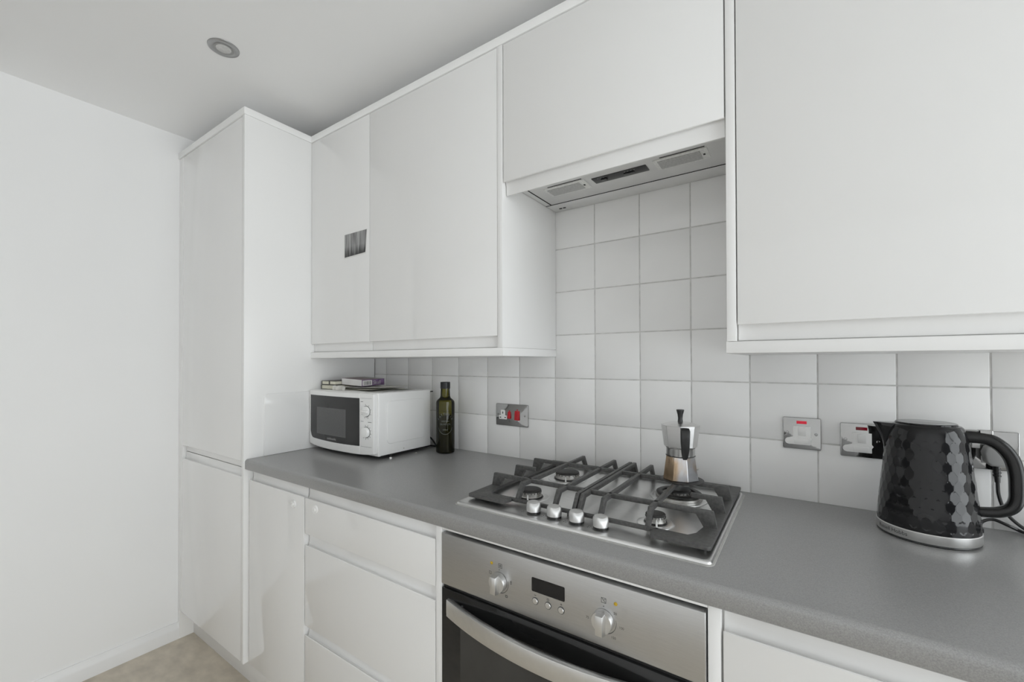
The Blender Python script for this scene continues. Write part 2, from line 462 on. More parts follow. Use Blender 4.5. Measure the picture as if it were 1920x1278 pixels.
# ---- tall larder unit
t = thing('tall_cabinet', 'tall white gloss larder cabinet in the corner beside the plain wall', 'cabinet', (-1.32, -0.29, 0))
obj('end_panel', B(-1.0130, -0.9950, -0.590, -0.002, 0.131, 2.185, bev=0.0012), 'satin_white', t)
obj('side_panel', B(-1.6345, -1.6170, -0.586, -0.002, 0, 2.185, bev=0.001), 'satin_white', t)
obj('filler_strip', B(-1.6168, -1.5885, -0.586, -0.566, 0.131, 2.185, bev=0.001), 'satin_white', t)
obj('carcass', box(box(B(-1.6168, -1.0132, -0.5655, -0.002, 0.131, 0.835), -1.6168, -1.0132, -0.5655, -0.002, 0.868, 2.1845), -1.6168, -1.0132, -0.500, -0.002, 0.835, 0.868), 'satin_white', t)
j_door('door', -1.5865, -1.0165, 0.8525, 2.1825, -0.5875, t, 'bottom', jh=0.028)
j_door('door', -1.5865, -1.0165, 0.1310, 0.8500, -0.5875, t, 'top', jh=0.028)

# ---- base unit with a single door
t = thing('base_cabinet', 'white gloss base cabinet with one door, left end under worktop', 'cabinet', (-0.8, -0.29, 0.13))
obj('carcass', box(B(-0.9945, -0.6085, -0.5535, -0.002, 0.131, 0.806), -0.9945, -0.6085, -0.505, -0.002, 0.806, WB-0.0005), 'satin_white', t)
d_ = j_door('door', -0.9835, -0.6140, 0.1310, 0.8480, YD, t, 'top')
def latch(x, z, parent):
    bm = L([(0.0, 0.0), (0.0135, 0.0), (0.0135, 0.003), (0.0125, 0.0042), (0.0105, 0.0042), (0.0098, 0.003), (0.006, 0.003), (0.0055, 0.0062), (0.0045, 0.007), (0.0, 0.0072)], 28, (x, z), axis='Y', pos=YD)
    obj('latch_disc', bm, 'white_plastic', parent)
latch(-0.674, 0.781, d_)

# ---- three-drawer unit
t = thing('drawer_unit', 'white gloss base unit with three drawers left of the oven', 'drawer unit', (-0.315, -0.29, 0.13))
obj('carcass', box(B(-0.6080, -0.0235, -0.5535, -0.002, 0.131, 0.806), -0.6080, -0.0235, -0.505, -0.002, 0.806, WB-0.0005), 'satin_white', t)
d_ = j_door('drawer_front', -0.6065, -0.0260, 0.6975, 0.8480, YD, t, 'top')
latch(-0.5465, 0.787, d_)
j_door('drawer_front', -0.6065, -0.0260, 0.4020, 0.6945, YD, t, 'top', jh=0.033)
j_door('drawer_front', -0.6065, -0.0260, 0.1310, 0.4000, YD, t, 'top', jh=0.029)

# ---- oven housing
t = thing('oven_housing', 'white housing panels framing the built-in oven', 'cabinet', (0.296, -0.29, 0.13))
obj('side_panel', B(-0.0225, -0.0025, YD+0.0005, -0.002, 0.131, WB-0.0005, bev=0.001), 'satin_white', t)
obj('side_panel', B(0.5970, 0.6165, YD+0.0005, -0.002, 0.131, WB-0.0005, bev=0.001), 'satin_white', t)
obj('top_rail', B(-0.0024, 0.5969, YD+0.0008, -0.002, 0.8430, WB-0.0005, bev=0.001), 'satin_white', t)
obj('bottom_panel', B(-0.0024, 0.5969, YD+0.004, -0.002, 0.131, 0.149, bev=0.001), 'satin_white', t)

# ---- base unit right of the oven
t = thing('base_cabinet', 'white gloss base cabinet right of the oven, below the kettle', 'cabinet', (0.92, -0.29, 0.13))
obj('carcass', B(0.6170, 1.2200, -0.5535, -0.002, 0.131, WB-0.0005), 'satin_white', t)
j_door('door', 0.6200, 1.2180, 0.1310, 0.8480, YD, t, 'top')

# ---- plinth
tag(obj('plinth_board', B(-1.6168, 1.22, -0.531, -0.513, 0.0, 0.1300, bev=0.0008), 'satin_white'), 'long white plinth board at floor level under the base units', 'plinth')

# ---- worktop with a rolled front edge
def worktop():
    yf = -0.5855; r = 0.010
    pr = [(0.0020, WB), (0.0020, WT)]
    for k in range(7):
        a = PI/2*k/6; pr.append((yf+r-r*math.sin(a), WT-r+r*math.cos(a)))
    pr += [(yf, WB+0.003), (yf+0.003, WB)]
    o = obj('worktop', prism(new_bm(), pr, 'X', -0.9945, 1.25), 'laminate', ang=50)
    tag(o, 'long speckled dark grey laminate worktop with rolled front edge', 'worktop')
worktop()

# ---- wall units
def wall_unit(label, x0, x1, dx0, dx1, panels=(), flap=False, loc=None):
    t = thing('wall_cabinet', label, 'cabinet', loc or ((x0+x1)/2, -0.15, 1.294))
    zb = 1.2940 if not flap else 1.8300
    obj('carcass', B(x0, x1, -0.3055, -0.001, zb, 2.1845), 'satin_white', t)
    if not flap:
        j_door('door', dx0, dx1, 1.2955, 2.1825, YW, t, 'bottom', jh=0.0325)
    else:
        j_door('flap_door', dx0, dx1, 1.7420, 2.1825, YW, t, 'bottom', jh=0.0345)
    for a, b in panels:
        obj('end_panel', B(a, b, YW-0.0005, -0.001, 1.2940, 2.1845, bev=0.0008), 'satin_white', t)
    return t
wall_unit('narrow white gloss wall cabinet next to the tall cabinet, postcard on its door', -0.9945, -0.6060, -0.9925, -0.6070)
wall_unit('wide white gloss wall cabinet left of the cooker hood', -0.6055, -0.0140, -0.6050, -0.0150, [(-0.0135, 0.0045)])
wall_unit('short white flap-door wall cabinet above the cooker hood', 0.0060, 0.5945, 0.0085, 0.5925, flap=True, loc=(0.3, -0.15, 1.83))
wall_unit('large white gloss wall cabinet at the right above the kettle', 0.6140, 1.2200, 0.6160, 1.2180, [(0.5955, 0.6135)])
tag(obj('pelmet_board', B(-0.9945, 0.0060, -0.3285, -0.001, 1.2690, 1.2935, bev=0.0012), 'satin_white'), 'white pelmet board under the left wall cabinets, above the microwave', 'pelmet')
tag(obj('pelmet_board', B(0.5940, 1.2220, -0.3285, -0.001, 1.2685, 1.2932, bev=0.0012), 'satin_white'), 'white pelmet board under the right wall cabinet, above the kettle', 'pelmet')
corn = [(-1.6345, -0.002), (-1.6345, -0.592), (-0.9930, -0.592), (-0.9930, -0.3290), (1.2220, -0.3290), (1.2220, -0.002)]
tag(obj('cornice_board', Pm(corn, 'Z', 2.1856, 2.2125, bev=0.0012, ang=1.0), 'satin_white'), 'white cornice board running along the tops of the cabinets', 'cornice')

# ---- upstand panel on the side of the tall unit
pts = [(-0.012, WT+0.0005), (-0.012, 1.130)]
for k in range(7):
    a = PI/2*k/6; pts.append((-0.519+0.018-0.018*math.sin(a), 1.130-0.018+0.018*math.cos(a)))
pts.append((-0.519, WT+0.0005))
tag(obj('splash_panel', Pm(pts, 'X', -0.9948, -0.9905, bev=0.0015, ang=1.0), 'gloss_white'), 'pale splash panel with rounded corner on tall cabinet side behind microwave', 'panel')

# ================================================================ cooker hood
def hood():
    t = thing('cooker_hood', 'grey built-in cooker hood under the flap-door cabinet', 'cooker hood', (0.3, -0.15, 1.783))
    obj('housing', B(0.0065, 0.5940, -0.3040, -0.0015, 1.7855, 1.8295, bev=0.001), 'hood_grey', t)
    obj('filter_panel', B(0.0300, 0.5930, -0.2950, -0.0755, 1.7815, 1.7853, bev=0.0012), 'hood_grey', t)
    obj('rear_strip', B(0.0070, 0.5935, -0.0725, -0.0018, 1.7812, 1.7853, bev=0.001), 'hood_grey', t)
    obj('side_strip', B(0.0068, 0.0262, -0.2950, -0.0755, 1.7815, 1.7853, bev=0.0008), 'hood_grey', t)
    # dark seams seen between panels
    obj('seam', B(0.0262, 0.0300, -0.2950, -0.0755, 1.7812, 1.7853), 'black_matte', t)
    obj('seam', B(0.0070, 0.5935, -0.0755, -0.0725, 1.7808, 1.7853), 'black_matte', t)
    for x0, x1 in ((0.070, 0.206), (0.404, 0.537)):
        f = obj('lamp_frame', Pm(rrect(x0, x1, -0.205, -0.138, 0.004, 3), 'Z', 1.7790, 1.7816, bev=0.001), 'lamp_lens', t)
        obj('lamp_cover', B(x0+0.010, x1-0.018, -0.196, -0.148, 1.7775, 1.7792, bev=0.0008), 'lens_grey', f)
        obj('release_tab', B(x1-0.0135, x1-0.0085, -0.175, -0.168, 1.7780, 1.7792), 'black_matte', f)
        obj('vent_slot', B(x0+0.02, x1-0.004, -0.2115, -0.2085, 1.7806, 1.7816), 'black_matte', t)
    c = obj('control_panel', Pm(rrect(0.2255, 0.3830, -0.194, -0.155, 0.002, 2), 'Z', 1.7797, 1.7816, bev=0.0006), 'black_plastic', t)
    for x, w in ((0.258, 0.018), (0.332, 0.030)):
        k = obj('slider', B(x-w/2, x+w/2, -0.181, -0.170, 1.7765, 1.7798, bev=0.0012), 'black_gloss', c)
    for x in (0.243, 0.252, 0.260, 0.322, 0.331, 0.340, 0.349):
        obj('print_mark', B(x-0.0014, x+0.0014, -0.1865, -0.1845, 1.77955, 1.7798), 'print_light', c)
    for x in (0.036, 0.050):
        obj('clip', B(x, x+0.010, -0.034, -0.028, 1.7798, 1.7815, bev=0.0005), 'black_matte', t)
    obj('clip', B(0.584, 0.589, -0.040, -0.034, 1.7798, 1.7815, bev=0.0005), 'black_matte', t)
hood()

# ================================================================ oven
def oven():
    yf = -0.5780
    t = thing('built_in_oven', 'stainless steel built-in oven with dark glass door under the hob', 'oven', (0.297, -0.3, 0.15))
    obj('casing', B(0.0005, 0.5930, -0.5545, -0.02, 0.1500, 0.8360), 'black_matte', t)
    p = obj('control_panel', B(-0.0010, 0.5945, yf, -0.5550, 0.7135, 0.8360, bev=0.0022, seg=3), 'oven_steel', t)
    obj('vent_gap', B(0.0020, 0.5915, -0.572, -0.5550, 0.7060, 0.7130), 'black_matte', t)
    # door
    d = obj('door', B(0.0005, 0.5930, yf, -0.5550, 0.1520, 0.7055, bev=0.0018), 'oven_glass', t)
    obj('window', Pm(rrect(0.060, 0.535, 0.235, 0.640, 0.012, 4), 'Y', yf-0.0006, yf+0.001), 'oven_window', d)
    # bowed bar handle
    n = 32; xs = [0.021+(0.574-0.021)*k/n for k in range(n+1)]
    def bow(x): return -0.581-0.043*(1-((x-0.2975)/0.2765)**2)
    poly = [(x, bow(x)-0.004) for x in xs]+[(x, bow(x)+0.009) for x in reversed(xs)]
    h = obj('handle', Pm(poly, 'Z', 0.6440, 0.6840, bev=0.0014, ang=0.9), 'satin_metal', d, ang=30)
    for a, b in ((0.021, 0.062), (0.533, 0.574)):
        obj('handle_mount', B(a, b, -0.586, yf-0.0002, 0.6500, 0.6790, bev=0.002), 'satin_metal', h)
    # knobs: round skirt with a raised grip that narrows to the front
    def knob(x, z, rot):
        k = obj('knob', L([(0.0, 0.0), (0.0205, 0.0), (0.0205, 0.010), (0.0195, 0.0125), (0.0, 0.0125)], 40, (x, z), axis='Y', pos=yf-0.0008), 'satin_metal', p)
        g = new_bm()
        prism(g, [(-0.0085, 0), (-0.0070, 0.0125), (0.0070, 0.0125), (0.0085, 0)], 'Y', -0.0205, 0.0205, bev=0.0008, ang=0.8)
        for v in g.verts:
            u, w, hgt = v.co
            # taper ends a little, rotate about the axis
            s = 1-0.12*(hgt/0.0125)
            w *= s
            v.co = (x+u*math.cos(rot)-w*math.sin(rot), yf-0.0133-hgt, z+u*math.sin(rot)+w*math.cos(rot))
        bmesh.ops.recalc_face_normals(g, faces=g.faces)
        obj('grip', g, 'satin_metal', k)
        # printed arc around the knob
        r0 = 0.0245
        a = new_bm(); st = []
        for q in range(17):
            an = math.radians(-95+110*q/16)
            wd = 0.0002+0.0007*(1-q/16)
            st.append(((x+(r0-wd)*math.cos(an), z+(r0-wd)*math.sin(an)), (x+(r0+wd)*math.cos(an), z+(r0+wd)*math.sin(an))))
        prism(a, [s_[0] for s_ in st]+[s_[1] for s_ in reversed(st)], 'Y', yf-0.0004, yf+0.0005)
        obj('printed_scale', a, 'print_grey', p, smooth=False)
        obj('printed_dot', Pm(circ(x, z+0.0255, 0.0011, 10), 'Y', yf-0.0004, yf+0.0005), 'print_grey', p)
    K1 = (0.1735, 0.7675); K2 = (0.4165, 0.7650)
    knob(*K1, 0.0); knob(*K2, 0.0)
    def txt(s, x, z, size):
        obj('lettering', text_bm(s, size, lambda u, v: (x+u, yf-0.0003, z+v)), 'print_grey', p, smooth=False)
    txt('50', K2[0]+0.0225, K2[1]+0.0165, 0.0065)
    txt('100', K2[0]+0.0345, K2[1]-0.0060, 0.0065)
    txt('150', K2[0]+0.0190, K2[1]-0.0290, 0.0065)
    txt('75', K2[0]-0.0330, K2[1]-0.0080, 0.0065)
    # pictograms
    def frame(x, z, w, h, s=0.0007):
        b = new_bm()
        for a in ((x-w/2, x+w/2, z+h/2-s, z+h/2), (x-w/2, x+w/2, z-h/2, z-h/2+s), (x-w/2, x-w/2+s, z-h/2, z+h/2), (x+w/2-s, x+w/2, z-h/2, z+h/2)):
            box(b, a[0], a[1], yf-0.0004, yf+0.0004, a[2], a[3])
        return b
    b = frame(0.1760, 0.8020, 0.0095, 0.0095); lathe(b, [(0.0022, -0.0004), (0.0022, 0.0004), (0.0015, 0.0004), (0.0015, -0.0004)], 14, (0.1760, 0.8020), axis='Y', closed=True, pos=yf)
    box(b, 0.1757, 0.1763, yf-0.0004, yf+0.0004, 0.8005, 0.8035)
    obj('pictogram', b, 'print_grey', p, smooth=False)
    b = frame(0.4165, 0.8015, 0.0098, 0.0098)
    prism(b, [(0.4120, 0.8055), (0.4128, 0.8062), (0.4165, 0.8020), (0.4160, 0.8014)], 'Y', yf-0.0004, yf+0.0004)
    prism(b, [(0.4200, 0.8050), (0.4204, 0.8045), (0.4172, 0.8020), (0.4172, 0.8008), (0.4204, 0.7985), (0.4200, 0.7980), (0.4164, 0.8004), (0.4164, 0.8024)], 'Y', yf-0.0004, yf+0.0004)
    obj('pictogram', b, 'print_grey', p, smooth=False)
    obj('pictogram', frame(K1[0]-0.0250, K1[1]+0.0135, 0.0060, 0.0060, 0.0005), 'print_grey', p, smooth=False)
    b = new_bm(); prism(b, [(K1[0]+0.0290, K1[1]+0.006), (K1[0]+0.0330, K1[1]+0.006), (K1[0]+0.0310, K1[1]+0.011)], 'Y', yf-0.0004, yf+0.0004)
    box(b, K1[0]+0.0295, K1[0]+0.0325, yf-0.0004, yf+0.0004, K1[1]+0.0025, K1[1]+0.0045)
    obj('pictogram', b, 'print_grey', p, smooth=False)
    obj('pictogram', frame(K1[0]+0.0190, K1[1]-0.0270, 0.0055, 0.0055, 0.001), 'print_grey', p, smooth=False)
    for x, z in ((0.1525, 0.8030), (0.4400, 0.8020)):
        obj('indicator_lamp', L([(0, 0), (0.0034, 0), (0.0034, 0.0008), (0.002, 0.0014), (0, 0.0016)], 16, (x, z), axis='Y', pos=yf-0.0001), 'amber_lens', p)
    ds = obj('display', Pm(rrect(0.2575, 0.3345, 0.7725, 0.8015, 0.0025, 4), 'Y', yf-0.0006, yf+0.0008), 'black_gloss', p)
    for x, s in ((0.2660, 'minus'), (0.2965, 'clock'), (0.3265, 'plus')):
        zb = 0.7535
        k = obj('button', L([(0, 0), (0.0062, 0), (0.0062, 0.0014), (0.0055, 0.0022), (0, 0.0024)], 24, (x, zb), axis='Y', pos=yf-0.0002), 'satin_metal', p)
        obj('surround', L([(0.0063, 0.0), (0.0074, 0.0), (0.0074, 0.0008), (0.0063, 0.0008)], 24, (x, zb), axis='Y', closed=True, pos=yf-0.0001), 'print_grey', k)
        b = new_bm(); zz = zb+0.0118
        if s in ('minus', 'plus'): box(b, x-0.0021, x+0.0021, yf-0.0004, yf+0.0004, zz-0.0004, zz+0.0004)
        if s == 'plus': box(b, x-0.0004, x+0.0004, yf-0.0004, yf+0.0004, zz-0.0021, zz+0.0021)
        if s == 'clock':
            lathe(b, [(0.0027, -0.0004), (0.0027, 0.0004), (0.0021, 0.0004), (0.0021, -0.0004)], 18, (x, zz), axis='Y', closed=True, pos=yf)
            box(b, x-0.0003, x+0.0003, yf-0.0004, yf+0.0004, zz, zz+0.0016)
        obj('pictogram', b, 'print_grey', p, smooth=False)
oven()

# ================================================================ hob
HZ = 0.8965
def hob():
    t = thing('gas_hob', 'stainless steel four-burner gas hob set into the worktop', 'hob', (0.295, -0.27, WT))
    # pressed tray: rim with a rolled edge
    def ring(x0, x1, y0, y1, r, z):
        return [(x, y, z) for x, y in rrect(x0, x1, y0, y1, r, 6)]
    bm = new_bm(); rs = []
    for ins, z, r in ((0.0, WT+0.0004, 0.012), (0.0006, WT+0.0030, 0.012), (0.0028, HZ-0.0003, 0.011), (0.006, HZ+0.0002, 0.010), (0.010, HZ, 0.009), (0.016, HZ-0.0012, 0.008)):
        rs.append([bm.verts.new(p) for p in ring(-0.0050+ins, 0.5955-ins, -0.5250+ins, -0.0330-ins, r, z)])
    for A, Bq in zip(rs, rs[1:]):
        n = len(A)
        for k in range(n): bm.faces.new((A[k], A[(k+1) % n], Bq[(k+1) % n], Bq[k]))
    bm.faces.new(rs[-1]); bm.faces.new(rs[0][::-1])
    bmesh.ops.recalc_face_normals(bm, faces=bm.faces)
    tray = obj('tray', bm, 'brushed_steel', t, ang=25)
    # bead of sealant round the tray
    bm = new_bm(); rs = []
    for off, z in ((0.0030, WT+0.0001), (0.0022, WT+0.0018), (-0.0008, WT+0.0026), (-0.0012, WT+0.0001)):
        base = rrect(-0.0050-off, 0.5955+off, -0.5250-off, -0.0330+off, 0.014, 6)
        rs.append([bm.verts.new((x+random.uniform(-.0003, .0003), y+random.uniform(-.0003, .0003), z)) for x, y in base])
    for A, Bq in zip(rs, rs[1:]+rs[:1]):
        n = len(A)
        for k in range(n): bm.faces.new((A[k], A[(k+1) % n], Bq[(k+1) % n], Bq[k]))
    bmesh.ops.recalc_face_normals(bm, faces=bm.faces)
    obj('sealant_bead', bm, 'sealant', t)
    zt = HZ-0.0012
    def burner(x, y, r, dish, wok=False):
        obj('dish', L([(dish, zt-0.0003), (dish*0.99, zt+0.0010), (dish*0.90, zt+0.0022), (r*1.18, zt+0.0024), (r*1.1, zt+0.0004), (0, zt+0.0003)], 40, (x, y)), 'brushed_steel', t)
        if wok:
            obj('flame_spreader', L([(0.056, zt+0.001), (0.058, zt+0.004), (0.058, zt+0.009), (0.053, zt+0.012), (0.040, zt+0.012), (0.038, zt+0.006), (0.034, zt+0.006), (0.033, zt+0.001)], 48, (x, y), closed=True), 'burner_alloy', t)
            obj('ring_cap', L([(0.040, zt+0.0122), (0.055, zt+0.0122), (0.056, zt+0.0145), (0.053, zt+0.0165), (0.042, zt+0.0165), (0.040, zt+0.0150)], 48, (x, y), closed=True), 'burner_cap', t)
        b = new_bm()
        lathe(b, [(r*1.02, zt+0.0024), (r*1.04, zt+0.006), (r*1.0, zt+0.0075), (r*0.97, zt+0.0075), (r*0.97, zt+0.0180), (0, zt+0.0180)], 40, (x, y))
        nb = obj('burner', b, 'burner_alloy', t)
        obj('base_ring', L([(r*0.9, zt+0.002), (r*1.10, zt+0.002), (r*1.10, zt+0.0055), (r*1.0, zt+0.0058), (r*0.9, zt+0.0055)], 40, (x, y), closed=True), 'burner_cap', nb)
        # flame slots
        sl = new_bm(); ns = 20
        for k in range(ns):
            a = 2*PI*k/ns
            cx, cy = x+r*0.972*math.cos(a), y+r*0.972*math.sin(a)
            tmp = bmesh.new(); bmesh.ops.create_cube(tmp, size=1)
            for v in tmp.verts:
                u, w, h = v.co.x*0.002, v.co.y*r*0.045, v.co.z*0.0035
                v.co = (cx+u*math.cos(a)-w*math.sin(a), cy+u*math.sin(a)+w*math.cos(a), zt+0.0158+h)
            merge(sl, tmp)
        obj('flame_slots', sl, 'black_matte', nb, smooth=False)
        obj('cap', L([(0, zt+0.0181), (r*0.97, zt+0.0181), (r*0.99, zt+0.0195), (r*0.98, zt+0.0212), (r*0.92, zt+0.0224), (r*0.6, zt+0.0230), (0, zt+0.0232)], 40, (x, y)), 'burner_cap', nb)
        ax = math.radians(-70)
        obj('spark_plug', L([(0.0022, zt), (0.0022, zt+0.012), (0.0012, zt+0.013), (0.0012, zt+0.0165), (0, zt+0.0165)], 10, (x+r*1.22*math.cos(ax), y+r*1.22*math.sin(ax))), 'white_plastic', nb)
    burner(0.135, -0.385, 0.029, 0.048)
    burner(0.135, -0.172, 0.036, 0.058)
    burner(0.459, -0.385, 0.0215, 0.040)
    burner(0.459, -0.172, 0.030, 0.072, wok=True)
    for x in (0.2015, 0.2565, 0.3125, 0.3695):
        k = obj('knob', L([(0.0168, HZ+0.0036), (0.0172, HZ+0.009), (0.0168, HZ+0.0180), (0.0158, HZ+0.0225), (0.0138, HZ+0.0245), (0, HZ+0.0250)], 48, (x, -0.478)), 'knob_metal', t, ang=40)
        # scooped thumb grip: a flat sloping facet on the right of each knob
        me = k.data
        nrm = Vector((0.62, -0.52, 0.58)).normalized()
        for v in me.vertices:
            p_ = Vector((v.co.x-x, v.co.y+0.478, v.co.z-HZ-0.0150))
            d_ = p_.dot(nrm)-0.0125
            if d_ > 0: v.co -= nrm*d_
        obj('knob_collar', L([(0, HZ-0.001), (0.0165, HZ-0.001), (0.0165, HZ+0.0036), (0, HZ+0.0036)], 28, (x, -0.478)), 'black_plastic', k)
        b = new_bm()
        for dx, dy, r in ((-0.0250, 0.004, 0.0012), (-0.0250, -0.003, 0.0012), (-0.0205, 0.004, 0.0009), (-0.0205, -0.003, 0.0009)):
            prism(b, circ(x+dx, -0.487+dy, r, 10), 'Z', HZ-0.0014, HZ-0.0009)
        obj('printed_symbol', b, 'print_grey', t, smooth=False)
hob()

def pan_support(label, mir):
    """left support; mir mirrors it about the hob's middle for the right one"""
    t = thing('pan_support', label, 'pan support', (0.15 if not mir else 0.446, -0.26, 0.900), 'cast-iron pan supports on the hob')
    XM = 0.2975
    def X(x): return 2*XM-x if mir else x
    def add(name, bm, par=t):
        if mir:
            for v in bm.verts: v.co.x = 2*XM-v.co.x
            bmesh.ops.reverse_faces(bm, faces=bm.faces)
        return obj(name, bm, 'cast_iron', par, ang=30)
    z0, z1, top = 0.9015, 0.9100, 0.9440
    # flat L-shaped plate along the outer side
    outl = [(0.0070, -0.0310), (0.0070, -0.4840), (0.0115, -0.4885), (0.1180, -0.4885), (0.1260, -0.4600), (0.1170, -0.4480), (0.0560, -0.4480), (0.0440, -0.4300), (0.0380, -0.3900), (0.0380, -0.0310)]
    add('side_plate', Pm(outl, 'Z', z0, z1, bev=0.0018, ang=0.7))
    add('front_rail', B(0.112, 0.2915, -0.4560, -0.4470, z0, z1, bev=0.0015))
    add('rear_rail', B(0.030, 0.2915, -0.0400, -0.0310, z0, z1, bev=0.0015))
    # bars running front to back
    for x in (0.1350, 0.2400, 0.2910):
        w = 0.0046
        pr = [(-0.4560, z0), (-0.4280, top), (-0.0540, top), (-0.0290, z0), (-0.0450, z0), (-0.0660, top-0.0110), (-0.4160, top-0.0110), (-0.4400, z0)]
        add('bar', Pm(pr, 'X', x-w, x+w, bev=0.0009, ang=0.5))
    # cross bars with upright fingers on the plate
    for y, xe in ((-0.3850, 0.2910), (-0.1720, 0.2910), (-0.2760, 0.0850)):
        w = 0.0046
        pr = [(0.0110, z1-0.002), (0.0185, top), (xe, top), (xe, top-0.0105), (0.0520, top-0.0105), (0.0370, z1-0.002)]
        add('cross_bar', Pm(pr, 'Y', y-w, y+w, bev=0.0009, ang=0.4))
    for x, y in ((0.022, -0.47), (0.022, -0.045), (0.280, -0.4515), (0.280, -0.0355)):
        add('foot', L([(0, HZ-0.0010), (0.004, HZ-0.0010), (0.004, z0+0.001), (0, z0+0.001)], 14, (x, y)))
pan_support('black cast-iron pan support over the two left burners', False)
pan_support('black cast-iron pan support over the two right burners, under the coffee pot', True)

# ---- small reducer ring carrying the coffee pot
MX, MY = 0.4645, -0.1760
b = L([(0.030, 0.9442), (0.051, 0.9442), (0.0530, 0.9452), (0.0530, 0.9462), (0.0515, 0.9470), (0.031, 0.9470)], 48, (MX+0.004, MY-0.002), closed=True)
rr = thing('reducer_ring', 'dark flat metal reducer ring under the coffee pot on the hob', 'trivet', (MX, MY, 0.9442))
obj('ring', b, 'burner_cap', rr)
for k in range(4):
    a = PI/4+PI/2*k
    g = new_bm(); box(g, 0.012, 0.034, -0.004, 0.004, 0.9445, 0.9468, bev=0.0006)
    for v in g.verts:
        x, y = v.co.x, v.co.y
        v.co.x = MX+0.004+x*math.cos(a)-y*math.sin(a); v.co.y = MY-0.002+x*math.sin(a)+y*math.cos(a)
    obj('tab', g, 'burner_cap', rr)

# ================================================================ moka pot
def moka():
    z0 = 0.9472
    f = math.atan2(CAMPOS.y-MY, CAMPOS.x-MX)        # direction of the handle: towards the viewer of the photo
    global STAIN
    STAIN = (MX+0.042*math.cos(f-0.78), MY+0.042*math.sin(f-0.78), (z0+0.034)*0.42)
    stain_mat()
    t = thing('moka_pot', 'aluminium octagonal stovetop coffee pot with coffee stains standing on the hob', 'coffee pot', (MX, MY, z0))
    def oct_(prof, ph, name, m, n=8):
        bm = L(prof, n, (MX, MY), phase=f+ph)
        sharp_bevel(bm, 0.0006, 2, 0.3)
        return obj(name, bm, m, t, ang=9)
    c = 1/math.cos(PI/8)
    oct_([(0.0, z0), (0.0420*c*0.98, z0), (0.0420*c, z0+0.002), (0.0345*c, z0+0.0600), (0.0, z0+0.0605)], PI/8, 'boiler', 'stained_alloy')
    bm = L([(0.0345, z0+0.0607), (0.0352, z0+0.0625), (0.0352, z0+0.0800), (0.0360, z0+0.0812), (0.0, z0+0.0812)], 48, (MX, MY))
    obj('collar', bm, 'alloy', t)
    obj('gasket', L([(0, z0+0.0596), (0.0362, z0+0.0596), (0.0362, z0+0.0612), (0, z0+0.0612)], 40, (MX, MY)), 'burner_cap', t)
    oct_([(0.0, z0+0.0812), (0.0365, z0+0.0812), (0.0405, z0+0.0850), (0.0472, z0+0.1385), (0.0, z0+0.1385)], 0, 'pouring_jug', 'alloy')
    # pouring lip on the far side
    a = f+PI; d = Vector((math.cos(a), math.sin(a), 0)); s = Vector((-d.y, d.x, 0)); o = Vector((MX, MY, 0))
    bm = new_bm()
    v = [bm.verts.new(o+d*0.043+s*0.014+Vector((0, 0, z0+0.1380))), bm.verts.new(o+d*0.043-s*0.014+Vector((0, 0, z0+0.1380))), bm.verts.new(o+d*0.0600+Vector((0, 0, z0+0.1395))), bm.verts.new(o+d*0.0405+Vector((0, 0, z0+0.1010)))]
    for q in ((0, 1, 2), (0, 2, 3), (1, 3, 2), (0, 3, 1)): bm.faces.new([v[k] for k in q])
    bmesh.ops.recalc_face_normals(bm, faces=bm.faces)
    obj('pouring_lip', bm, 'alloy', t)
    lid = oct_([(0.0, z0+0.1386), (0.0478, z0+0.1386), (0.0480, z0+0.1398), (0.030, z0+0.1450), (0.010, z0+0.1475), (0.0, z0+0.1476)], 0, 'lid', 'alloy')
    obj('lid_knob', L([(0.0, z0+0.1470), (0.0066, z0+0.1470), (0.0056, z0+0.1560), (0.0068, z0+0.1660), (0.0098, z0+0.1765), (0.0098, z0+0.1785), (0.0085, z0+0.1790), (0, z0+0.1790)], 12, (MX, MY)), 'black_plastic', lid)
    # handle: loop arm from the rim outwards then hanging down
    fh = f+0.17
    d = Vector((math.cos(fh), math.sin(fh), 0)); s = Vector((-d.y, d.x, 0))
    prof = [(0.040, 0.1370), (0.052, 0.1390), (0.066, 0.1400), (0.073, 0.1340), (0.073, 0.1150), (0.070, 0.0880), (0.066, 0.0680), (0.061, 0.0600), (0.058, 0.0640), (0.060, 0.0800), (0.061, 0.1000), (0.060, 0.1180), (0.055, 0.1250), (0.044, 0.1260)]
    bm = new_bm(); hw = [0.005, 0.006, 0.008, 0.0088, 0.0085, 0.0078, 0.0062, 0.004, 0.004, 0.0068, 0.0078, 0.008, 0.0065, 0.005]
    A = [bm.verts.new(o+d*r+s*w*1.25+Vector((0, 0, z0+z))) for (r, z), w in zip(prof, hw)]
    Bq = [bm.verts.new(o+d*r-s*w*1.25+Vector((0, 0, z0+z))) for (r, z), w in zip(prof, hw)]
    n = len(prof); bm.faces.new(A); bm.faces.new(Bq[::-1])
    for k in range(n): bm.faces.new((A[k], Bq[k], Bq[(k+1) % n], A[(k+1) % n]))
    bmesh.ops.recalc_face_normals(bm, faces=bm.faces)
    sharp_bevel(bm, 0.0022, 3, 0.9)
    obj('handle', bm, 'black_plastic', t, ang=60)
    obj('valve', L([(0, 0), (0.0032, 0), (0.0030, 0.003), (0.0016, 0.0036), (0.0014, 0.005), (0, 0.005)], 14, (MY-0.0, z0+0.030), axis='X', pos=MX+0.0395), 'burner_alloy', t)
moka()

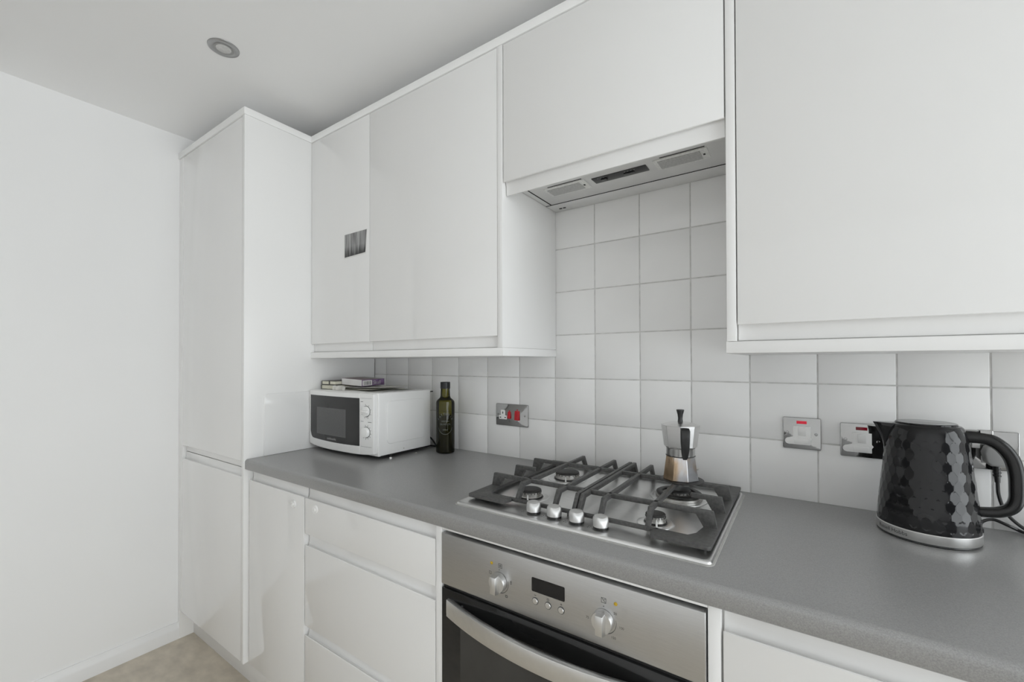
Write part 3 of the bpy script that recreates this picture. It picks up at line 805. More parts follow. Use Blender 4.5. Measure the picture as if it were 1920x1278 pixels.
# ================================================================ microwave
def microwave():
    x0, x1, y0, y1, z0, z1 = -0.981, -0.557, -0.324, -0.060, 0.9050, 1.1370
    t = thing('microwave_oven', 'white microwave oven with dark door and two dials on worktop', 'microwave', ((x0+x1)/2, -0.19, WT))
    body = obj('casing', B(x0, x1, y0, y1, z0, z1, bev=0.0035, seg=3), 'microwave_white', t)
    # pressed panel in the right side
    bm = new_bm()
    prism(bm, rrect(-0.2880, -0.0990, 0.9450, 1.1060, 0.018, 6), 'X', x1-0.001, x1+0.0045, bev=0.0042, seg=4, ang=1.0)
    obj('pressed_panel', bm, 'microwave_white', body)
    obj('screw', L([(0, 0), (0.0022, 0), (0.0018, 0.001), (0, 0.0012)], 12, (-0.205, 0.9170), axis='X', pos=x1), 'burner_alloy', body)
    xc, hw = (x0+x1)/2-0.001, 0.2155
    def bow(x): return -0.3390-0.0105*max(0.0, 1-((x-xc)/hw)**2)
    def sheet(xa, xb, zb, ztf, d0, d1, n=24, name='p', m='microwave_white', par=t, bev=0.0):
        """curved front plate: between x=xa..xb, bottom zb(x), top ztf(x), from bow-d1 (front) to bow-d0 (back)"""
        bm = new_bm(); cols = []
        for k in range(n+1):
            x = xa+(xb-xa)*k/n
            a, b_ = zb(x), ztf(x)
            cols.append([bm.verts.new((x, bow(x)-d1, a)), bm.verts.new((x, bow(x)-d1, b_)), bm.verts.new((x, bow(x)-d0, b_)), bm.verts.new((x, bow(x)-d0, a))])
        for A, Bq in zip(cols, cols[1:]):
            for q in range(4): bm.faces.new((A[q], A[(q+1) % 4], Bq[(q+1) % 4], Bq[q]))
        bm.faces.new(cols[0]); bm.faces.new(cols[-1][::-1])
        bmesh.ops.recalc_face_normals(bm, faces=bm.faces)
        if bev: sharp_bevel(bm, bev, 3, 1.0)
        return obj(name, bm, m, par, ang=40)
    zb_ = lambda x: 0.9060+0.010*((x-xc)/hw)**4
    zt_ = lambda x: 1.1355
    fx0, fx1 = -0.9830, -0.5650
    door = sheet(fx0, -0.6385, zb_, zt_, -0.0165, 0.0, 28, 'door', bev=0.0030)
    cp = sheet(-0.6378, fx1, zb_, zt_, -0.0165, 0.0, 12, 'control_panel', bev=0.0030)
    # the body's front frame
    obj('front_frame', B(x0-0.0015, x1-0.0005, y0-0.0005, y0+0.0120, z0-0.001, z1+0.0002, bev=0.003, seg=3), 'microwave_white', t)
    def gb(x):
        xl, r = -0.9725, 0.026
        base = 0.9370+0.0060*((x-xc)/hw)**2
        if x < xl+r: base += r-math.sqrt(max(0.0, r*r-(xl+r-x)**2))
        return base
    gl = sheet(-0.9725, -0.6400, gb, lambda x: 1.1175, -0.002, 0.0007, 48, 'door_glass', 'microwave_glass', door)
    sheet(-0.9200, -0.7200, lambda x: 0.9620, lambda x: 1.0700, -0.001, 0.0010, 20, 'mesh_window', 'microwave_mesh', gl)
    # maker's lettering and printed marks
    obj('lettering', text_bm('cookworks', 0.0135, lambda u, v: (-0.812+u, bow(-0.812+u)-0.0009, 0.9455+v)), 'print_light', gl, smooth=False)
    def mark(xa, xb, za, zb2):
        b = new_bm(); xm = (xa+xb)/2; box(b, xa, xb, bow(xm)-0.0006, bow(xm)+0.001, za, zb2)
        for v in b.verts: v.co.y += 0.021*(xm-xc)/hw**2*(v.co.x-xm)
        return b
    for x, zc, kind in ((-0.6030, 1.0700, 'grip'), (-0.6030, 0.9930, 'round')):
        yy = bow(x)
        sl_ = 0.021*(x-xc)/hw**2
        def lean(bm_):
            for v in bm_.verts: v.co.y += sl_*(v.co.x-x)
            return bm_
        kn = obj('dial', lean(L([(0, -0.001), (0.0190, -0.001), (0.0185, 0.009 if kind == 'round' else 0.006), (0.0165, 0.0115 if kind == 'round' else 0.007), (0.010, 0.0125 if kind == 'round' else 0.007), (0, 0.0128 if kind == 'round' else 0.007)], 36, (x, zc), axis='Y', pos=yy)), 'microwave_white', cp)
        obj('dial_ring', lean(L([(0.0188, -0.001), (0.0208, -0.001), (0.0208, 0.0007), (0.0188, 0.0007)], 36, (x, zc), axis='Y', closed=True, pos=yy)), 'print_grey', kn)
        if kind == 'grip':
            obj('dial_grip', B(x-0.0180, x+0.0180, yy-0.0150, yy-0.0065, zc-0.0035, zc+0.0035, bev=0.0012), 'microwave_white', kn)
        b = new_bm()
        for k in range(11 if kind == 'round' else 7):
            a = math.radians(100-k*(28 if kind == 'round' else 42))
            tmp = bmesh.new(); bmesh.ops.create_cube(tmp, size=1)
            for v in tmp.verts:
                u, w = 0.0250+v.co.x*0.0042, v.co.z*0.0010
                v.co = (x+u*math.cos(a)-w*math.sin(a), yy-0.0002+v.co.y*0.001, zc+u*math.sin(a)+w*math.cos(a))
            merge(b, tmp)
        obj('printed_ticks', lean(b), 'print_grey', cp, smooth=False)
    for a in ((-0.632, -0.6200, 1.1045, 1.1060), (-0.633, -0.5745, 1.1175, 1.1179), (-0.632, -0.618, 1.0318, 1.0328), (-0.594, -0.576, 1.0300, 1.0316), (-0.632, -0.5745, 0.9390, 0.9396)):
        obj('printed_mark', mark(*a), 'print_grey', cp, smooth=False)
    for x, y in ((-0.945, -0.29), (-0.945, -0.10), (-0.600, -0.10)):
        obj('foot', L([(0, WT+0.0002), (0.010, WT+0.0002), (0.012, z0), (0, z0)], 18, (x, y)), 'black_plastic', t)
    obj('foot', L([(0, WT+0.0002), (0.0050, WT+0.0002), (0.0070, z0), (0, z0)], 18, (-0.566, -0.262)), 'black_plastic', t)
    obj('underside_shade', B(x0+0.006, x1-0.004, -0.318, y1-0.004, z0-0.005, z0+0.001), 'black_matte', t)  # black sheet added to stand in for the deep shade beneath the casing
    obj('spacer', B(-0.562, -0.557, -0.060, -0.045, 1.126, 1.131, bev=0.001), 'black_plastic', t)
    # mains lead leaving the back and lying on the worktop
    pts = smooth_path([(-0.60, -0.058, 0.96), (-0.575, -0.035, 0.925), (-0.552, -0.030, 0.8975), (-0.520, -0.045, 0.8935), (-0.500, -0.036, 0.8935), (-0.530, -0.020, 0.8935), (-0.62, -0.025, 0.8935)], 6)
    obj('mains_lead', T(pts, 0.0034, 8), 'black_plastic', t)
microwave()
tag(obj('plastic_cap', L([(0, WT+0.0001), (0.0044, WT+0.0001), (0.0048, WT+0.0010), (0.0046, WT+0.0052), (0.0036, WT+0.0062), (0, WT+0.0064)], 14, (-0.5485, -0.2765)), 'white_plastic'), 'tiny white plastic cap on the worktop at the microwave corner', 'cap')
tag(obj('crumb', L([(0, WT+0.0001), (0.0035, WT+0.0003), (0.0042, WT+0.0012), (0.002, WT+0.0020), (0, WT+0.0021)], 7, (-0.5480, -0.1500)), 'paper'), 'pale crumb on the worktop beside the bottle', 'crumb')

# ================================================================ papers, books and box on the microwave
MT = 1.1373
def sheet_of_paper(label, cx, cy, w, d, rot, z, m, curl, name='paper_sheet'):
    t = new_bm(); nx, ny = 12, 8; V = {}
    for s in (0, 1):
        for i in range(nx+1):
            for j in range(ny+1):
                x, y = -w/2+w*i/nx, -d/2+d*j/ny
                zz = z+curl*(abs(x/w*2)**3)*0.5*(1+math.sin(3*y/d+x/w*4))+0.0004*math.sin(19*x+7*y)+0.0005
                V[s, i, j] = t.verts.new((cx+x*math.cos(rot)-y*math.sin(rot), cy+x*math.sin(rot)+y*math.cos(rot), zz+s*0.0006))
    for i in range(nx):
        for j in range(ny):
            t.faces.new((V[0, i, j], V[0, i, j+1], V[0, i+1, j+1], V[0, i+1, j])); t.faces.new((V[1, i, j], V[1, i+1, j], V[1, i+1, j+1], V[1, i, j+1]))
    for i in range(nx):
        t.faces.new((V[0, i, 0], V[0, i+1, 0], V[1, i+1, 0], V[1, i, 0])); t.faces.new((V[0, i, ny], V[1, i, ny], V[1, i+1, ny], V[0, i+1, ny]))
    for j in range(ny):
        t.faces.new((V[0, 0, j], V[1, 0, j], V[1, 0, j+1], V[0, 0, j+1])); t.faces.new((V[0, nx, j], V[0, nx, j+1], V[1, nx, j+1], V[1, nx, j]))
    bmesh.ops.recalc_face_normals(t, faces=t.faces)
    tag(obj(name, t, m), label, 'paper')
sheet_of_paper('white paper sheet lying flat on the microwave, lowest in the pile', -0.745, -0.190, 0.260, 0.180, 0.10, MT, 'paper', 0.003)
sheet_of_paper('printed leaflet with curled ends under the purple box', -0.735, -0.205, 0.230, 0.150, -0.20, MT+0.0052, 'paper_print', 0.004, 'leaflet')
sheet_of_paper('pale paper sheet directly under the purple box', -0.765, -0.170, 0.235, 0.160, 0.28, MT+0.0104, 'paper', 0.003)

def book(label, loc, rot, w, d, h, cover, ribbon=False):
    t = thing('book', label, 'book', loc, rotz=rot)
    obj('front_board', B(-w/2, w/2, -d/2, d/2, h-0.0018, h, bev=0.0005), cover, t)
    obj('back_board', B(-w/2, w/2, -d/2, d/2, 0, 0.0018, bev=0.0005), cover, t)
    obj('spine', B(-w/2, -w/2+0.0022, -d/2, d/2, 0.0016, h-0.0016, bev=0.0006), cover, t)
    obj('pages', B(-w/2+0.0023, w/2-0.002, -d/2+0.002, d/2-0.002, 0.0019, h-0.0019), 'page_edges', t)
    if ribbon:
        obj('elastic_band', B(0.004, 0.009, -d/2-0.0006, d/2+0.0006, -0.0002, h+0.0004), 'book_cover', t)
    return t
book('thin dark book lying under the notebook on the microwave', (-0.9385, -0.228, MT+0.0002), 0.03, 0.088, 0.120, 0.0188, 'book_cover')
book('dark notebook with cream pages and elastic band, left on the microwave', (-0.9405, -0.228, MT+0.0194), 0.06, 0.090, 0.112, 0.0160, 'book_cover', True)

# folded white packet in front of the books
def packet():
    t = new_bm(); n = 14
    top, bot = [], []
    for k in range(n+1):
        x = -0.8815+0.075*k/n
        y = -0.299+0.006*math.sin(k*0.8)
        top.append((x, y, MT+0.0175+0.0016*math.sin(k*1.7))); bot.append((x, y-0.002, MT+0.0004))
    A = [t.verts.new(p) for p in bot]; Bq = [t.verts.new(p) for p in top]
    D = [t.verts.new((p[0]+0.002, p[1]+0.012, p[2]-0.001)) for p in top]; E_ = [t.verts.new((p[0]+0.002, p[1]+0.012, MT+0.0004)) for p in bot]
    rings = list(zip(A, Bq, D, E_))
    for a, b in zip(rings, rings[1:]):
        for q in range(4): t.faces.new((a[q], a[(q+1) % 4], b[(q+1) % 4], b[q]))
    t.faces.new(rings[0]); t.faces.new(rings[-1][::-1])
    bmesh.ops.recalc_face_normals(t, faces=t.faces)
    tag(obj('folded_packet', t, 'paper', ang=50), 'crumpled white paper packet in front of the books on the microwave', 'packet')
packet()

def purple_box():
    # lies flat on the papers: near corner towards the viewer
    N, R_, Lc = Vector((-0.7650, -0.2430)), Vector((-0.8140, -0.0890)), Vector((-0.8900, -0.2180))
    rot = 0.05
    w, d, h = 0.128, 0.118, 0.0265
    mid = Vector((N.x, N.y))-Vector((math.cos(rot), math.sin(rot)))*w/2+Vector((-math.sin(rot), math.cos(rot)))*d/2
    t = thing('carton', 'flat purple carton with barcode label lying on papers on the microwave', 'box', (mid.x, mid.y, MT+0.0190), rotz=rot)
    t.rotation_euler = (0.02, 0.042, rot)
    c = obj('carton_body', B(-w/2, w/2, -d/2, d/2, 0, h, bev=0.0006), 'box_purple', t)
    obj('top_print', B(-w/2+0.0005, w/2-0.0005, -d/2+0.0005, d/2*0.35, h-0.0004, h+0.0003), 'box_top', c)
    obj('top_print', B(-w/2+0.0005, w/2-0.0005, d/2*0.35, d/2-0.0005, h-0.0004, h+0.0003), 'grey_plastic', c)
    obj('end_flap', B(-w/2+0.0005, w/2-0.0010, -d/2-0.0004, -d/2+0.0004, 0.0005, h-0.0005), 'box_white', c)
    lb = obj('barcode_label', B(w/2-0.0004, w/2+0.0003, -d/2+0.003, -d/2+0.052, 0.0020, h-0.0030), 'box_white', c)
    bars = new_bm(); y = -d/2+0.010
    while y < -d/2+0.045:
        wd = random.choice((0.0008, 0.0014, 0.002)); box(bars, w/2-0.0002, w/2+0.0005, y, y+wd, 0.0050, h-0.0065); y += wd+random.choice((0.0012, 0.002))
    obj('barcode', bars, 'print_grey', lb, smooth=False)
    obj('lettering', text_bm('Skull', 0.022, lambda u, v: (w/2+0.0003, 0.018+u, 0.0055+v)), 'print_light', c, smooth=False)
purple_box()

# ================================================================ bottle
def bottle():
    bx, by = -0.4570, -0.0780
    t = thing('oil_bottle', 'tall dark green glass oil bottle with black cap beside the microwave', 'bottle', (bx, by, WT))
    z = WT
    prof = [(0, z+0.0006), (0.030, z+0.0004), (0.0362, z+0.004), (0.0372, z+0.012), (0.0372, z+0.196), (0.0360, z+0.205), (0.0290, z+0.2125), (0.0215, z+0.2185), (0.0192, z+0.226), (0.0178, z+0.255), (0.0175, z+0.262)]
    obj('glass', L(prof+[(0.0, z+0.262)], 48, (bx, by)), 'bottle_glass', t)
    obj('oil', L([(0, z+0.004), (0.0335, z+0.006), (0.0345, z+0.012), (0.0345, z+0.152), (0, z+0.152)], 40, (bx, by)), 'oil', t)
    c = obj('cap', L([(0, z+0.2555), (0.0196, z+0.2555), (0.0196, z+0.2600), (0.0190, z+0.2605), (0.0196, z+0.2612), (0.0196, z+0.2805), (0.0185, z+0.2820), (0, z+0.2820)], 36, (bx, by)), 'bottle_cap', t)
    f = math.atan2(CAMPOS.y-by, CAMPOS.x-bx)
    R = 0.0374
    def wrap(u, v): return (bx+R*math.cos(f+u/R), by+R*math.sin(f+u/R), v)
    lab = 'print_bottle'
    # arched name, two lines and a ring, printed on the glass facing the room
    zc = z+0.117
    name = 'FATTORIA'
    for k, ch in enumerate(name):
        a = math.radians(150-120*k/(len(name)-1)); r = 0.0290
        cx, cz, ro = r*math.cos(a), zc+r*1.25*math.sin(a), a-PI/2
        obj('lettering', text_bm(ch, 0.0125, lambda u, v: wrap(cx+u*math.cos(ro)-v*math.sin(ro), cz+u*math.sin(ro)+v*math.cos(ro))), lab, t, smooth=False)
    for s, dz, sz in (('VIRGIN', 0.0085, 0.0098), ('OLIVE OIL', -0.0030, 0.0098), ('500ml', -0.0240, 0.0085)):
        obj('lettering', text_bm(s, sz, lambda u, v: wrap(u, zc+dz+v)), lab, t, smooth=False)
    ring = new_bm(); st = []
    for k in range(25):
        a = math.radians(200+140*k/24); st.append((a,))
    vs = []
    for (a,) in st:
        vs.append((ring.verts.new(wrap(0.0305*math.cos(a), zc+0.0385*math.sin(a))), ring.verts.new(wrap(0.0318*math.cos(a), zc+0.0402*math.sin(a)))))
    for p, q in zip(vs, vs[1:]): ring.faces.new((p[0], p[1], q[1], q[0]))
    obj('printed_ring', ring, lab, t, smooth=False)
bottle()

# ================================================================ sockets and switches
def plate(bm, x0, x1, z0, z1):
    t = prism(new_bm(), rrect(x0, x1, z0, z1, 0.003, 3), 'Y', -0.0062, -0.0002, bev=0.0016, seg=2, ang=1.0)
    me = bpy.data.meshes.new('t'); t.to_mesh(me); t.free(); bm.from_mesh(me); bpy.data.meshes.remove(me); return bm
def screw(x, z, par):
    s = obj('screw', L([(0, 0), (0.0036, 0), (0.0030, 0.0012), (0, 0.0016)], 16, (x, z), axis='Y', pos=-0.0061), 'chrome', par)
    obj('slot', B(x-0.0026, x+0.0026, -0.0080, -0.0074, z-0.0004, z+0.0004), 'black_matte', s)
def outlet(x, z, par):
    """white three-pin insert, x/z its centre"""
    p = [(x-0.0185, z-0.017), (x+0.0185, z-0.017), (x+0.0185, z-0.002), (x+0.010, z-0.002), (x+0.010, z+0.0185), (x-0.010, z+0.0185), (x-0.010, z-0.002), (x-0.0185, z-0.002)]
    i = obj('socket_insert', Pm(p, 'Y', -0.0074, -0.0060, bev=0.0005, ang=0.8), 'white_plastic', par)
    for a in ((x-0.002, x+0.002, z+0.004, z+0.012), (x-0.0140, x-0.0080, z-0.0120, z-0.0080), (x+0.0080, x+0.0140, z-0.0120, z-0.0080)):
        obj('pin_hole', B(a[0], a[1], -0.0076, -0.0072, a[2], a[3]), 'black_matte', i)
def cooker_switch():
    x0, x1, z0, z1 = -0.2570, -0.1110, 1.0085, 1.0915
    t = thing('cooker_switch_socket', 'chrome cooker control plate with socket and red rocker switches on tiles', 'socket', (-0.184, -0.003, 1.05))
    obj('plate', plate(new_bm(), x0, x1, z0, z1), 'chrome', t)
    outlet(x0+0.0330, 1.0490, t)
    for xc, w, za, zb in ((x0+0.0630, 0.0125, 1.0350, 1.0620), (x0+0.0990, 0.0210, 1.0310, 1.0670)):
        obj('rocker', Pm([(-0.0061, za), (-0.0125, za+0.002), (-0.0085, zb), (-0.0061, zb)], 'X', xc-w/2, xc+w/2, bev=0.0008), 'red_plastic', t)
        obj('rocker_top', B(xc-0.003, xc+0.003, -0.0070, -0.0060, zb+0.001, zb+0.005), 'red_plastic', t)
    for dx in (0.0630, 0.0990):
        obj('lettering', text_bm('ON' if dx < 0.08 else 'COOKER', 0.0045, lambda u, v: (x0+dx+u, -0.0064, 1.0225+v)), 'print_grey', t, smooth=False)
        obj('printed_dot', L([(0, 0), (0.0018, 0), (0.0018, 0.0003), (0, 0.0003)], 12, (x0+dx, 1.0290), axis='Y', pos=-0.0062), 'print_grey', t)
    screw(x1-0.0140, 1.0500, t)
    screw(x0+0.0100, 1.0500, t)
cooker_switch()
def spur(label, x0, x1, z0, z1, neon):
    t = thing('fused_switch', label, 'switch', ((x0+x1)/2, -0.003, (z0+z1)/2), 'chrome fused switches on the tiles')
    obj('plate', plate(new_bm(), x0, x1, z0, z1), 'chrome', t)
    xc, zc = (x0+x1)/2, (z0+z1)/2
    k = (x1-x0)/0.082
    obj('neon_window', B(xc-0.0110*k, xc+0.0110*k, -0.0078, -0.0060, z1-0.0160, z1-0.0085, bev=0.0006), neon, t)
    # white insert with a rounded fuse carrier reaching to the left
    p = [(xc-0.0185, zc+0.0185), (xc+0.0190, zc+0.0185), (xc+0.0190, zc-0.0085), (xc+0.0225, zc-0.0130), (xc+0.0190, zc-0.0180), (xc+0.0190, zc-0.0290), (xc-0.0280, zc-0.0290)]
    for q in range(1, 8):
        a = -PI/2-PI*q/8; p.append((xc-0.0280+0.0085*math.cos(a), zc-0.0205+0.0085*math.sin(a)))
    p += [(xc-0.0280, zc-0.0120), (xc-0.0185, zc-0.0085)]
    ins = obj('insert', Pm(p, 'Y', -0.0085, -0.0060, bev=0.0006, ang=1.0), 'white_plastic', t)
    obj('rocker', Pm([(-0.0084, zc-0.0060), (-0.0095, zc-0.0058), (-0.0125, zc+0.0160), (-0.0084, zc+0.0165)], 'X', xc-0.0075, xc+0.0085, bev=0.0006), 'white_plastic', ins)
    obj('fuse_carrier', B(xc-0.0160, xc+0.0140, -0.0096, -0.0084, zc-0.0260, zc-0.0150, bev=0.0006), 'white_plastic', ins)
    screw(x0+0.0100, zc+0.0005, t); screw(x1-0.0105, zc-0.0005, t)
spur('chrome fused switch with bright red neon, between the coffee pot and kettle', 0.6845, 0.7665, 1.0235, 1.1050, 'red_neon_lit')
spur('chrome fused switch with dark red neon, half behind the kettle spout', 0.8050, 0.8870, 1.0170, 1.0990, 'red_neon_dark')
def double_socket():
    x0, x1, z0, z1 = 0.9570, 1.1030, 1.0170, 1.1000
    t = thing('wall_socket', 'chrome double wall socket behind the kettle handle', 'socket', (1.03, -0.003, 1.058))
    obj('plate', plate(new_bm(), x0, x1, z0, z1), 'chrome', t)
    for x in (0.9910, 1.0650): outlet(x, 1.0480, t)
    for x in (1.0180, 1.0385):
        obj('rocker', B(x-0.006, x+0.006, -0.0105, -0.0060, 1.062, 1.084, bev=0.0012), 'white_plastic', t)
    screw(0.966, 1.0585, t); screw(1.094, 1.0585, t)
double_socket()

# ---- plug in the right outlet
def plug():
    t = thing('mains_plug', 'grey three-pin mains plug with cord in the socket behind the kettle', 'plug', (1.065, -0.02, 1.048))
    body = [(1.0480, 1.0360), (1.0560, 1.0290), (1.0760, 1.0290), (1.0840, 1.0360), (1.0855, 1.0560), (1.0810, 1.0690), (1.0700, 1.0740), (1.0600, 1.0740), (1.0490, 1.0690), (1.0445, 1.0560)]
    obj('plug_body', Pm(body, 'Y', -0.0330, -0.0078, bev=0.0045, seg=4, ang=0.9), 'grey_plastic', t, ang=50)
    obj('cord_sleeve', T([(1.066, -0.018, 1.031), (1.0665, -0.018, 1.018), (1.067, -0.018, 1.005), (1.0675, -0.018, 0.994)], 0.005, 12, taper=[0.0062, 0.0058, 0.0050, 0.0042]), 'black_plastic', t)
    for z in (1.022, 1.015, 1.008):
        obj('sleeve_rib', L([(0.0040, z-0.0012), (0.0066, z-0.0012), (0.0066, z+0.0012), (0.0040, z+0.0012)], 14, (1.0668, -0.018), closed=True), 'black_plastic', t)
    pts = smooth_path([(1.0675, -0.018, 0.996), (1.069, -0.020, 0.965), (1.080, -0.024, 0.930), (1.110, -0.030, 0.902), (1.150, -0.040, 0.8945), (1.190, -0.062, 0.8942), (1.190, -0.095, 0.8942), (1.140, -0.085, 0.8942), (1.1060, -0.012, 0.8945), (1.085, -0.011, 0.9040), (1.062, -0.012, 0.9130), (1.043, -0.020, 0.9060), (1.035, -0.045, 0.8960), (1.023, -0.085, 0.8938)], 7)
    obj('mains_cord', T(pts, 0.0032, 8), 'black_plastic', t)
plug()

# ================================================================ kettle
KX, KY = 0.9400, -0.1200
kb = thing('power_stand', 'low black power stand under the kettle', 'power stand', (KX, KY, WT))
obj('base_disc', L([(0, WT+0.0002), (0.0770, WT+0.0002), (0.0790, WT+0.0020), (0.0780, WT+0.0048), (0, WT+0.0048)], 56, (KX, KY)), 'black_plastic', kb)
obj('cord_outlet', B(KX+0.074, KX+0.088, KY+0.030, KY+0.044, WT+0.0004, WT+0.0090, bev=0.002), 'black_plastic', kb)
def kettle():
    z0 = WT+0.0050
    t = thing('kettle', 'black electric kettle with honeycomb facets and brushed steel base band', 'kettle', (KX, KY, z0))
    PR = [(z0+0.0185, 0.0788), (0.925, 0.0780), (0.950, 0.0765), (0.985, 0.0732), (1.020, 0.0697), (1.050, 0.0668), (1.080, 0.0638), (1.100, 0.0610), (1.112, 0.0580)]
    def R(z):
        if z <= PR[0][0]: return PR[0][1]
        for (a, ra), (b, rb) in zip(PR, PR[1:]):
            if z <= b: return ra+(rb-ra)*(z-a)/(b-a)
        return PR[-1][1]
    # faceted skin: every point lies on the tangent plane of its honeycomb cell
    NC, RZ = 27, 0.0185
    zlo, zhi = PR[0][0], 1.104
    rows = int((zhi-zlo)/RZ)+2
    rnd = random.Random(3)
    tilt = {(i, j): (rnd.uniform(-0.012, 0.012), rnd.uniform(-0.012, 0.012)) for i in range(NC) for j in range(-1, rows+2)}
    def rad(a, z):
        best = None
        j0 = int(round((z-zlo)/RZ))
        for j in (j0-1, j0, j0+1):
            zc = zlo+j*RZ
            off = 0.5 if j % 2 else 0.0
            i0 = round(a/(2*PI)*NC-off)
            for i in (i0-1, i0, i0+1):
                ac = (i+off)/NC*2*PI
                da = (a-ac+PI) % (2*PI)-PI
                du = da*0.070
                # pointy-top hexagon metric
                u, v = abs(du)/(0.070*PI/NC), abs(z-zc)
                dd = max(u, (v+0.0065*u)/0.0125)
                if best is None or dd < best[0]: best = (dd, i % NC, j, da, zc)
        dd, i, j, da, zc = best
        ta, tz = tilt.get((i, j), (0, 0))
        zc_ = min(max(zc, zlo), 1.108)
        slope = (R(zc_+0.004)-R(zc_-0.004))/0.008
        r = (R(zc_)+slope*(z-zc_))/math.cos(da)
        r += 0.0
        return r+0.010*(ta*math.sin(da)*1.0)+tz*(z-zc_)
    bm = new_bm(); nA, nZ = 336, 130; rings = []
    for q in range(nZ+1):
        z = zlo+(zhi-zlo)*q/nZ
        k = min(1.0, max(0.0, (zhi-z)/0.010)); k2 = min(1.0, (z-zlo)/0.004)
        ring = []
        for p in range(nA):
            a = 2*PI*p/nA
            f = rad(a, z)*k*k2+R(z)*(1-k*k2)
            ring.append(bm.verts.new((KX+f*math.cos(a), KY+f*math.sin(a), z)))
        rings.append(ring)
    for A, Bq in zip(rings, rings[1:]):
        for p in range(nA): bm.faces.new((A[p], A[(p+1) % nA], Bq[(p+1) % nA], Bq[p]))
    # smooth shoulder and top opening
    last = rings[-1]
    for r, z in ((0.0590, 1.1085), (0.0572, 1.1130), (0.0552, 1.1165), (0.0525, 1.1190), (0.0495, 1.1200), (0.0, 1.1195)):
        if r > 0:
            ring = [bm.verts.new((KX+r*math.cos(2*PI*p/nA), KY+r*math.sin(2*PI*p/nA), z)) for p in range(nA)]
            for p in range(nA): bm.faces.new((last[p], last[(p+1) % nA], ring[(p+1) % nA], ring[p]))
            last = ring
    bm.faces.new(last); bm.faces.new(rings[0][::-1])
    bmesh.ops.recalc_face_normals(bm, faces=bm.faces)
    obj('body', bm, 'black_gloss', t, ang=11)
    band = obj('base_band', L([(0.0, z0), (0.0795, z0), (0.0800, z0+0.0010), (0.0800, z0+0.0175), (0.0792, z0+0.0186), (0, z0+0.0186)], 72, (KX, KY)), 'satin_metal', t, ang=30)
    a0 = math.radians(218)
    obj('lettering', text_bm('Russell Hobbs', 0.0108, lambda u, v: (KX+0.0803*math.cos(a0+u/0.08), KY+0.0803*math.sin(a0+u/0.08), z0+0.0058+v)), 'print_grey', band, smooth=False)
    lid = obj('lid', L([(0.0470, 1.1195), (0.0480, 1.1205), (0.0480, 1.1222), (0.0465, 1.1235), (0.0440, 1.1232), (0.030, 1.1240), (0.0, 1.1244)], 56, (KX, KY)), 'black_gloss', t)
    # spout towards -X
    bm = new_bm()
    sec = []
    for zz, tip, w in ((1.1190, 0.0850, 0.0200), (1.1120, 0.0815, 0.0195), (1.0950, 0.0740, 0.0150), (1.0800, 0.0690, 0.0100), (1.0660, 0.0655, 0.0050)):
        rb = R(min(zz, 1.108))-0.006
        sec.append([bm.verts.new((KX-rb*0.93, KY+w, zz)), bm.verts.new((KX-(rb+tip)/2-0.004, KY+w*0.62, zz)), bm.verts.new((KX-tip, KY, zz)), bm.verts.new((KX-(rb+tip)/2-0.004, KY-w*0.62, zz)), bm.verts.new((KX-rb*0.93, KY-w, zz))])
    for A, Bq in zip(sec, sec[1:]):
        for q in range(5): bm.faces.new((A[q], A[(q+1) % 5], Bq[(q+1) % 5], Bq[q]))
    bm.faces.new(sec[0]); bm.faces.new(sec[-1][::-1])
    bmesh.ops.recalc_face_normals(bm, faces=bm.faces)
    sharp_bevel(bm, 0.0008, 2, 0.5)
    obj('spout', bm, 'black_gloss', t)
    # D-shaped handle towards +X: swept oval section
    path = smooth_path([(KX+0.050, KY, 1.0990), (KX+0.075, KY, 1.0990), (KX+0.092, KY, 1.0955), (KX+0.108, KY, 1.0830), (KX+0.1205, KY, 1.0620), (KX+0.1262, KY, 1.0350), (KX+0.1270, KY, 1.0050), (KX+0.1258, KY, 0.9820), (KX+0.1185, KY, 0.9660), (KX+0.1040, KY, 0.9570), (KX+0.0880, KY, 0.9535), (KX+0.0700, KY, 0.9520)], 5)
    bm = new_bm(); n = 16; rings = []
    for i, p in enumerate(path):
        d = (path[min(i+1, len(path)-1)]-path[max(i-1, 0)]).normalized()
        s = Vector((0, 1, 0)); b_ = d.cross(s)
        tt = i/(len(path)-1)
        th = 0.0125-0.0035*tt if tt < 0.5 else 0.0108-0.0018*(tt-0.5)*2
        wd = 0.0125
        rings.append([bm.verts.new(p+s*wd*math.copysign(abs(math.cos(2*PI*k/n))**0.75, math.cos(2*PI*k/n))+b_*th*math.copysign(abs(math.sin(2*PI*k/n))**0.75, math.sin(2*PI*k/n))) for k in range(n)])
    for A, Bq in zip(rings, rings[1:]):
        for k in range(n): bm.faces.new((A[k], A[(k+1) % n], Bq[(k+1) % n], Bq[k]))
    bm.faces.new(rings[0][::-1]); bm.faces.new(rings[-1])
    bmesh.ops.recalc_face_normals(bm, faces=bm.faces)
    h = obj('handle', bm, 'handle_black', t, ang=60)
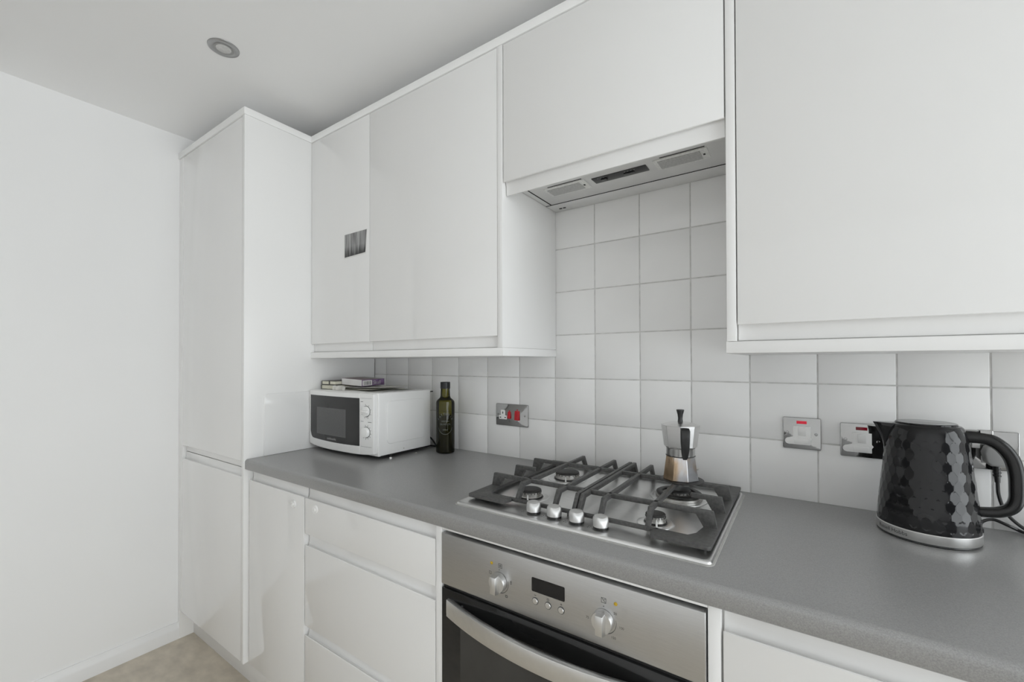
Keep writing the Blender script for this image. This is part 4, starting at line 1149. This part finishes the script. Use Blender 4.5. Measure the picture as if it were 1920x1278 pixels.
    sw = new_bm(); prism(sw, rrect(KX+0.076, KX+0.096, KY-0.008, KY+0.008, 0.003, 3), 'Z', 1.1060, 1.1145, bev=0.0012, ang=0.9)
    obj('lid_button', sw, 'chrome', h)
    obj('lever', B(KX+0.070, KX+0.082, KY-0.006, KY+0.006, 0.9120, 0.9210, bev=0.002), 'black_plastic', t)
kettle()

# ================================================================ postcard on the wall cabinet door
def postcard():
    cx, cz = -0.6905, 1.7070
    t = thing('postcard', 'black-and-white woodland postcard stuck to the narrow wall cabinet door', 'postcard', (cx, YW-0.001, cz))
    q = [(-0.7600, 1.6585), (-0.6258, 1.6625), (-0.6185, 1.7530), (-0.7600, 1.7530)]
    obj('card', Pm(q, 'Y', YW-0.0016, YW-0.0002), 'print_white', t)
    g = [(x-cx, z-cz) for x, z in ((-0.7570, 1.6620), (-0.6285, 1.6660), (-0.6205, 1.7510), (-0.7570, 1.7510))]
    bm = prism(new_bm(), g, 'Y', -0.0011, -0.0004)
    o = obj('printed_picture', bm, 'woodland_print', t); o.location = (0, 0, 0)
postcard()

# ================================================================ downlights
def downlight(label, x, y):
    t = thing('downlight', label, 'downlight', (x, y, CEIL))
    z = CEIL
    obj('trim_ring', L([(0.0275, z-0.0002), (0.0450, z-0.0002), (0.0445, z-0.0022), (0.0400, z-0.0046), (0.0330, z-0.0050), (0.0290, z-0.0036), (0.0275, z-0.0010)], 48, (x, y), closed=True), 'downlight_metal', t)
    obj('lamp_holder', L([(0.0290, z-0.0035), (0.0280, z-0.0002), (0.0, z-0.0002), (0.0, z-0.0012), (0.0262, z-0.0012), (0.0272, z-0.0042)], 48, (x, y)), 'grey_plastic', t)
    b = obj('bulb', L([(0.0, z-0.0010), (0.0235, z-0.0010), (0.0240, z-0.0030), (0.0215, z-0.0042), (0.0, z-0.0050)], 40, (x, y)), 'bulb_glass', t)
downlight('round recessed ceiling downlight, unlit, left of the cabinets', -0.851, -0.718)
downlight('recessed ceiling downlight half hidden above the cornice', 0.190, -0.296)
bpy.context.view_layer.update()
for o in bpy.data.objects:
    if 'local_frame' in o: del o['local_frame']
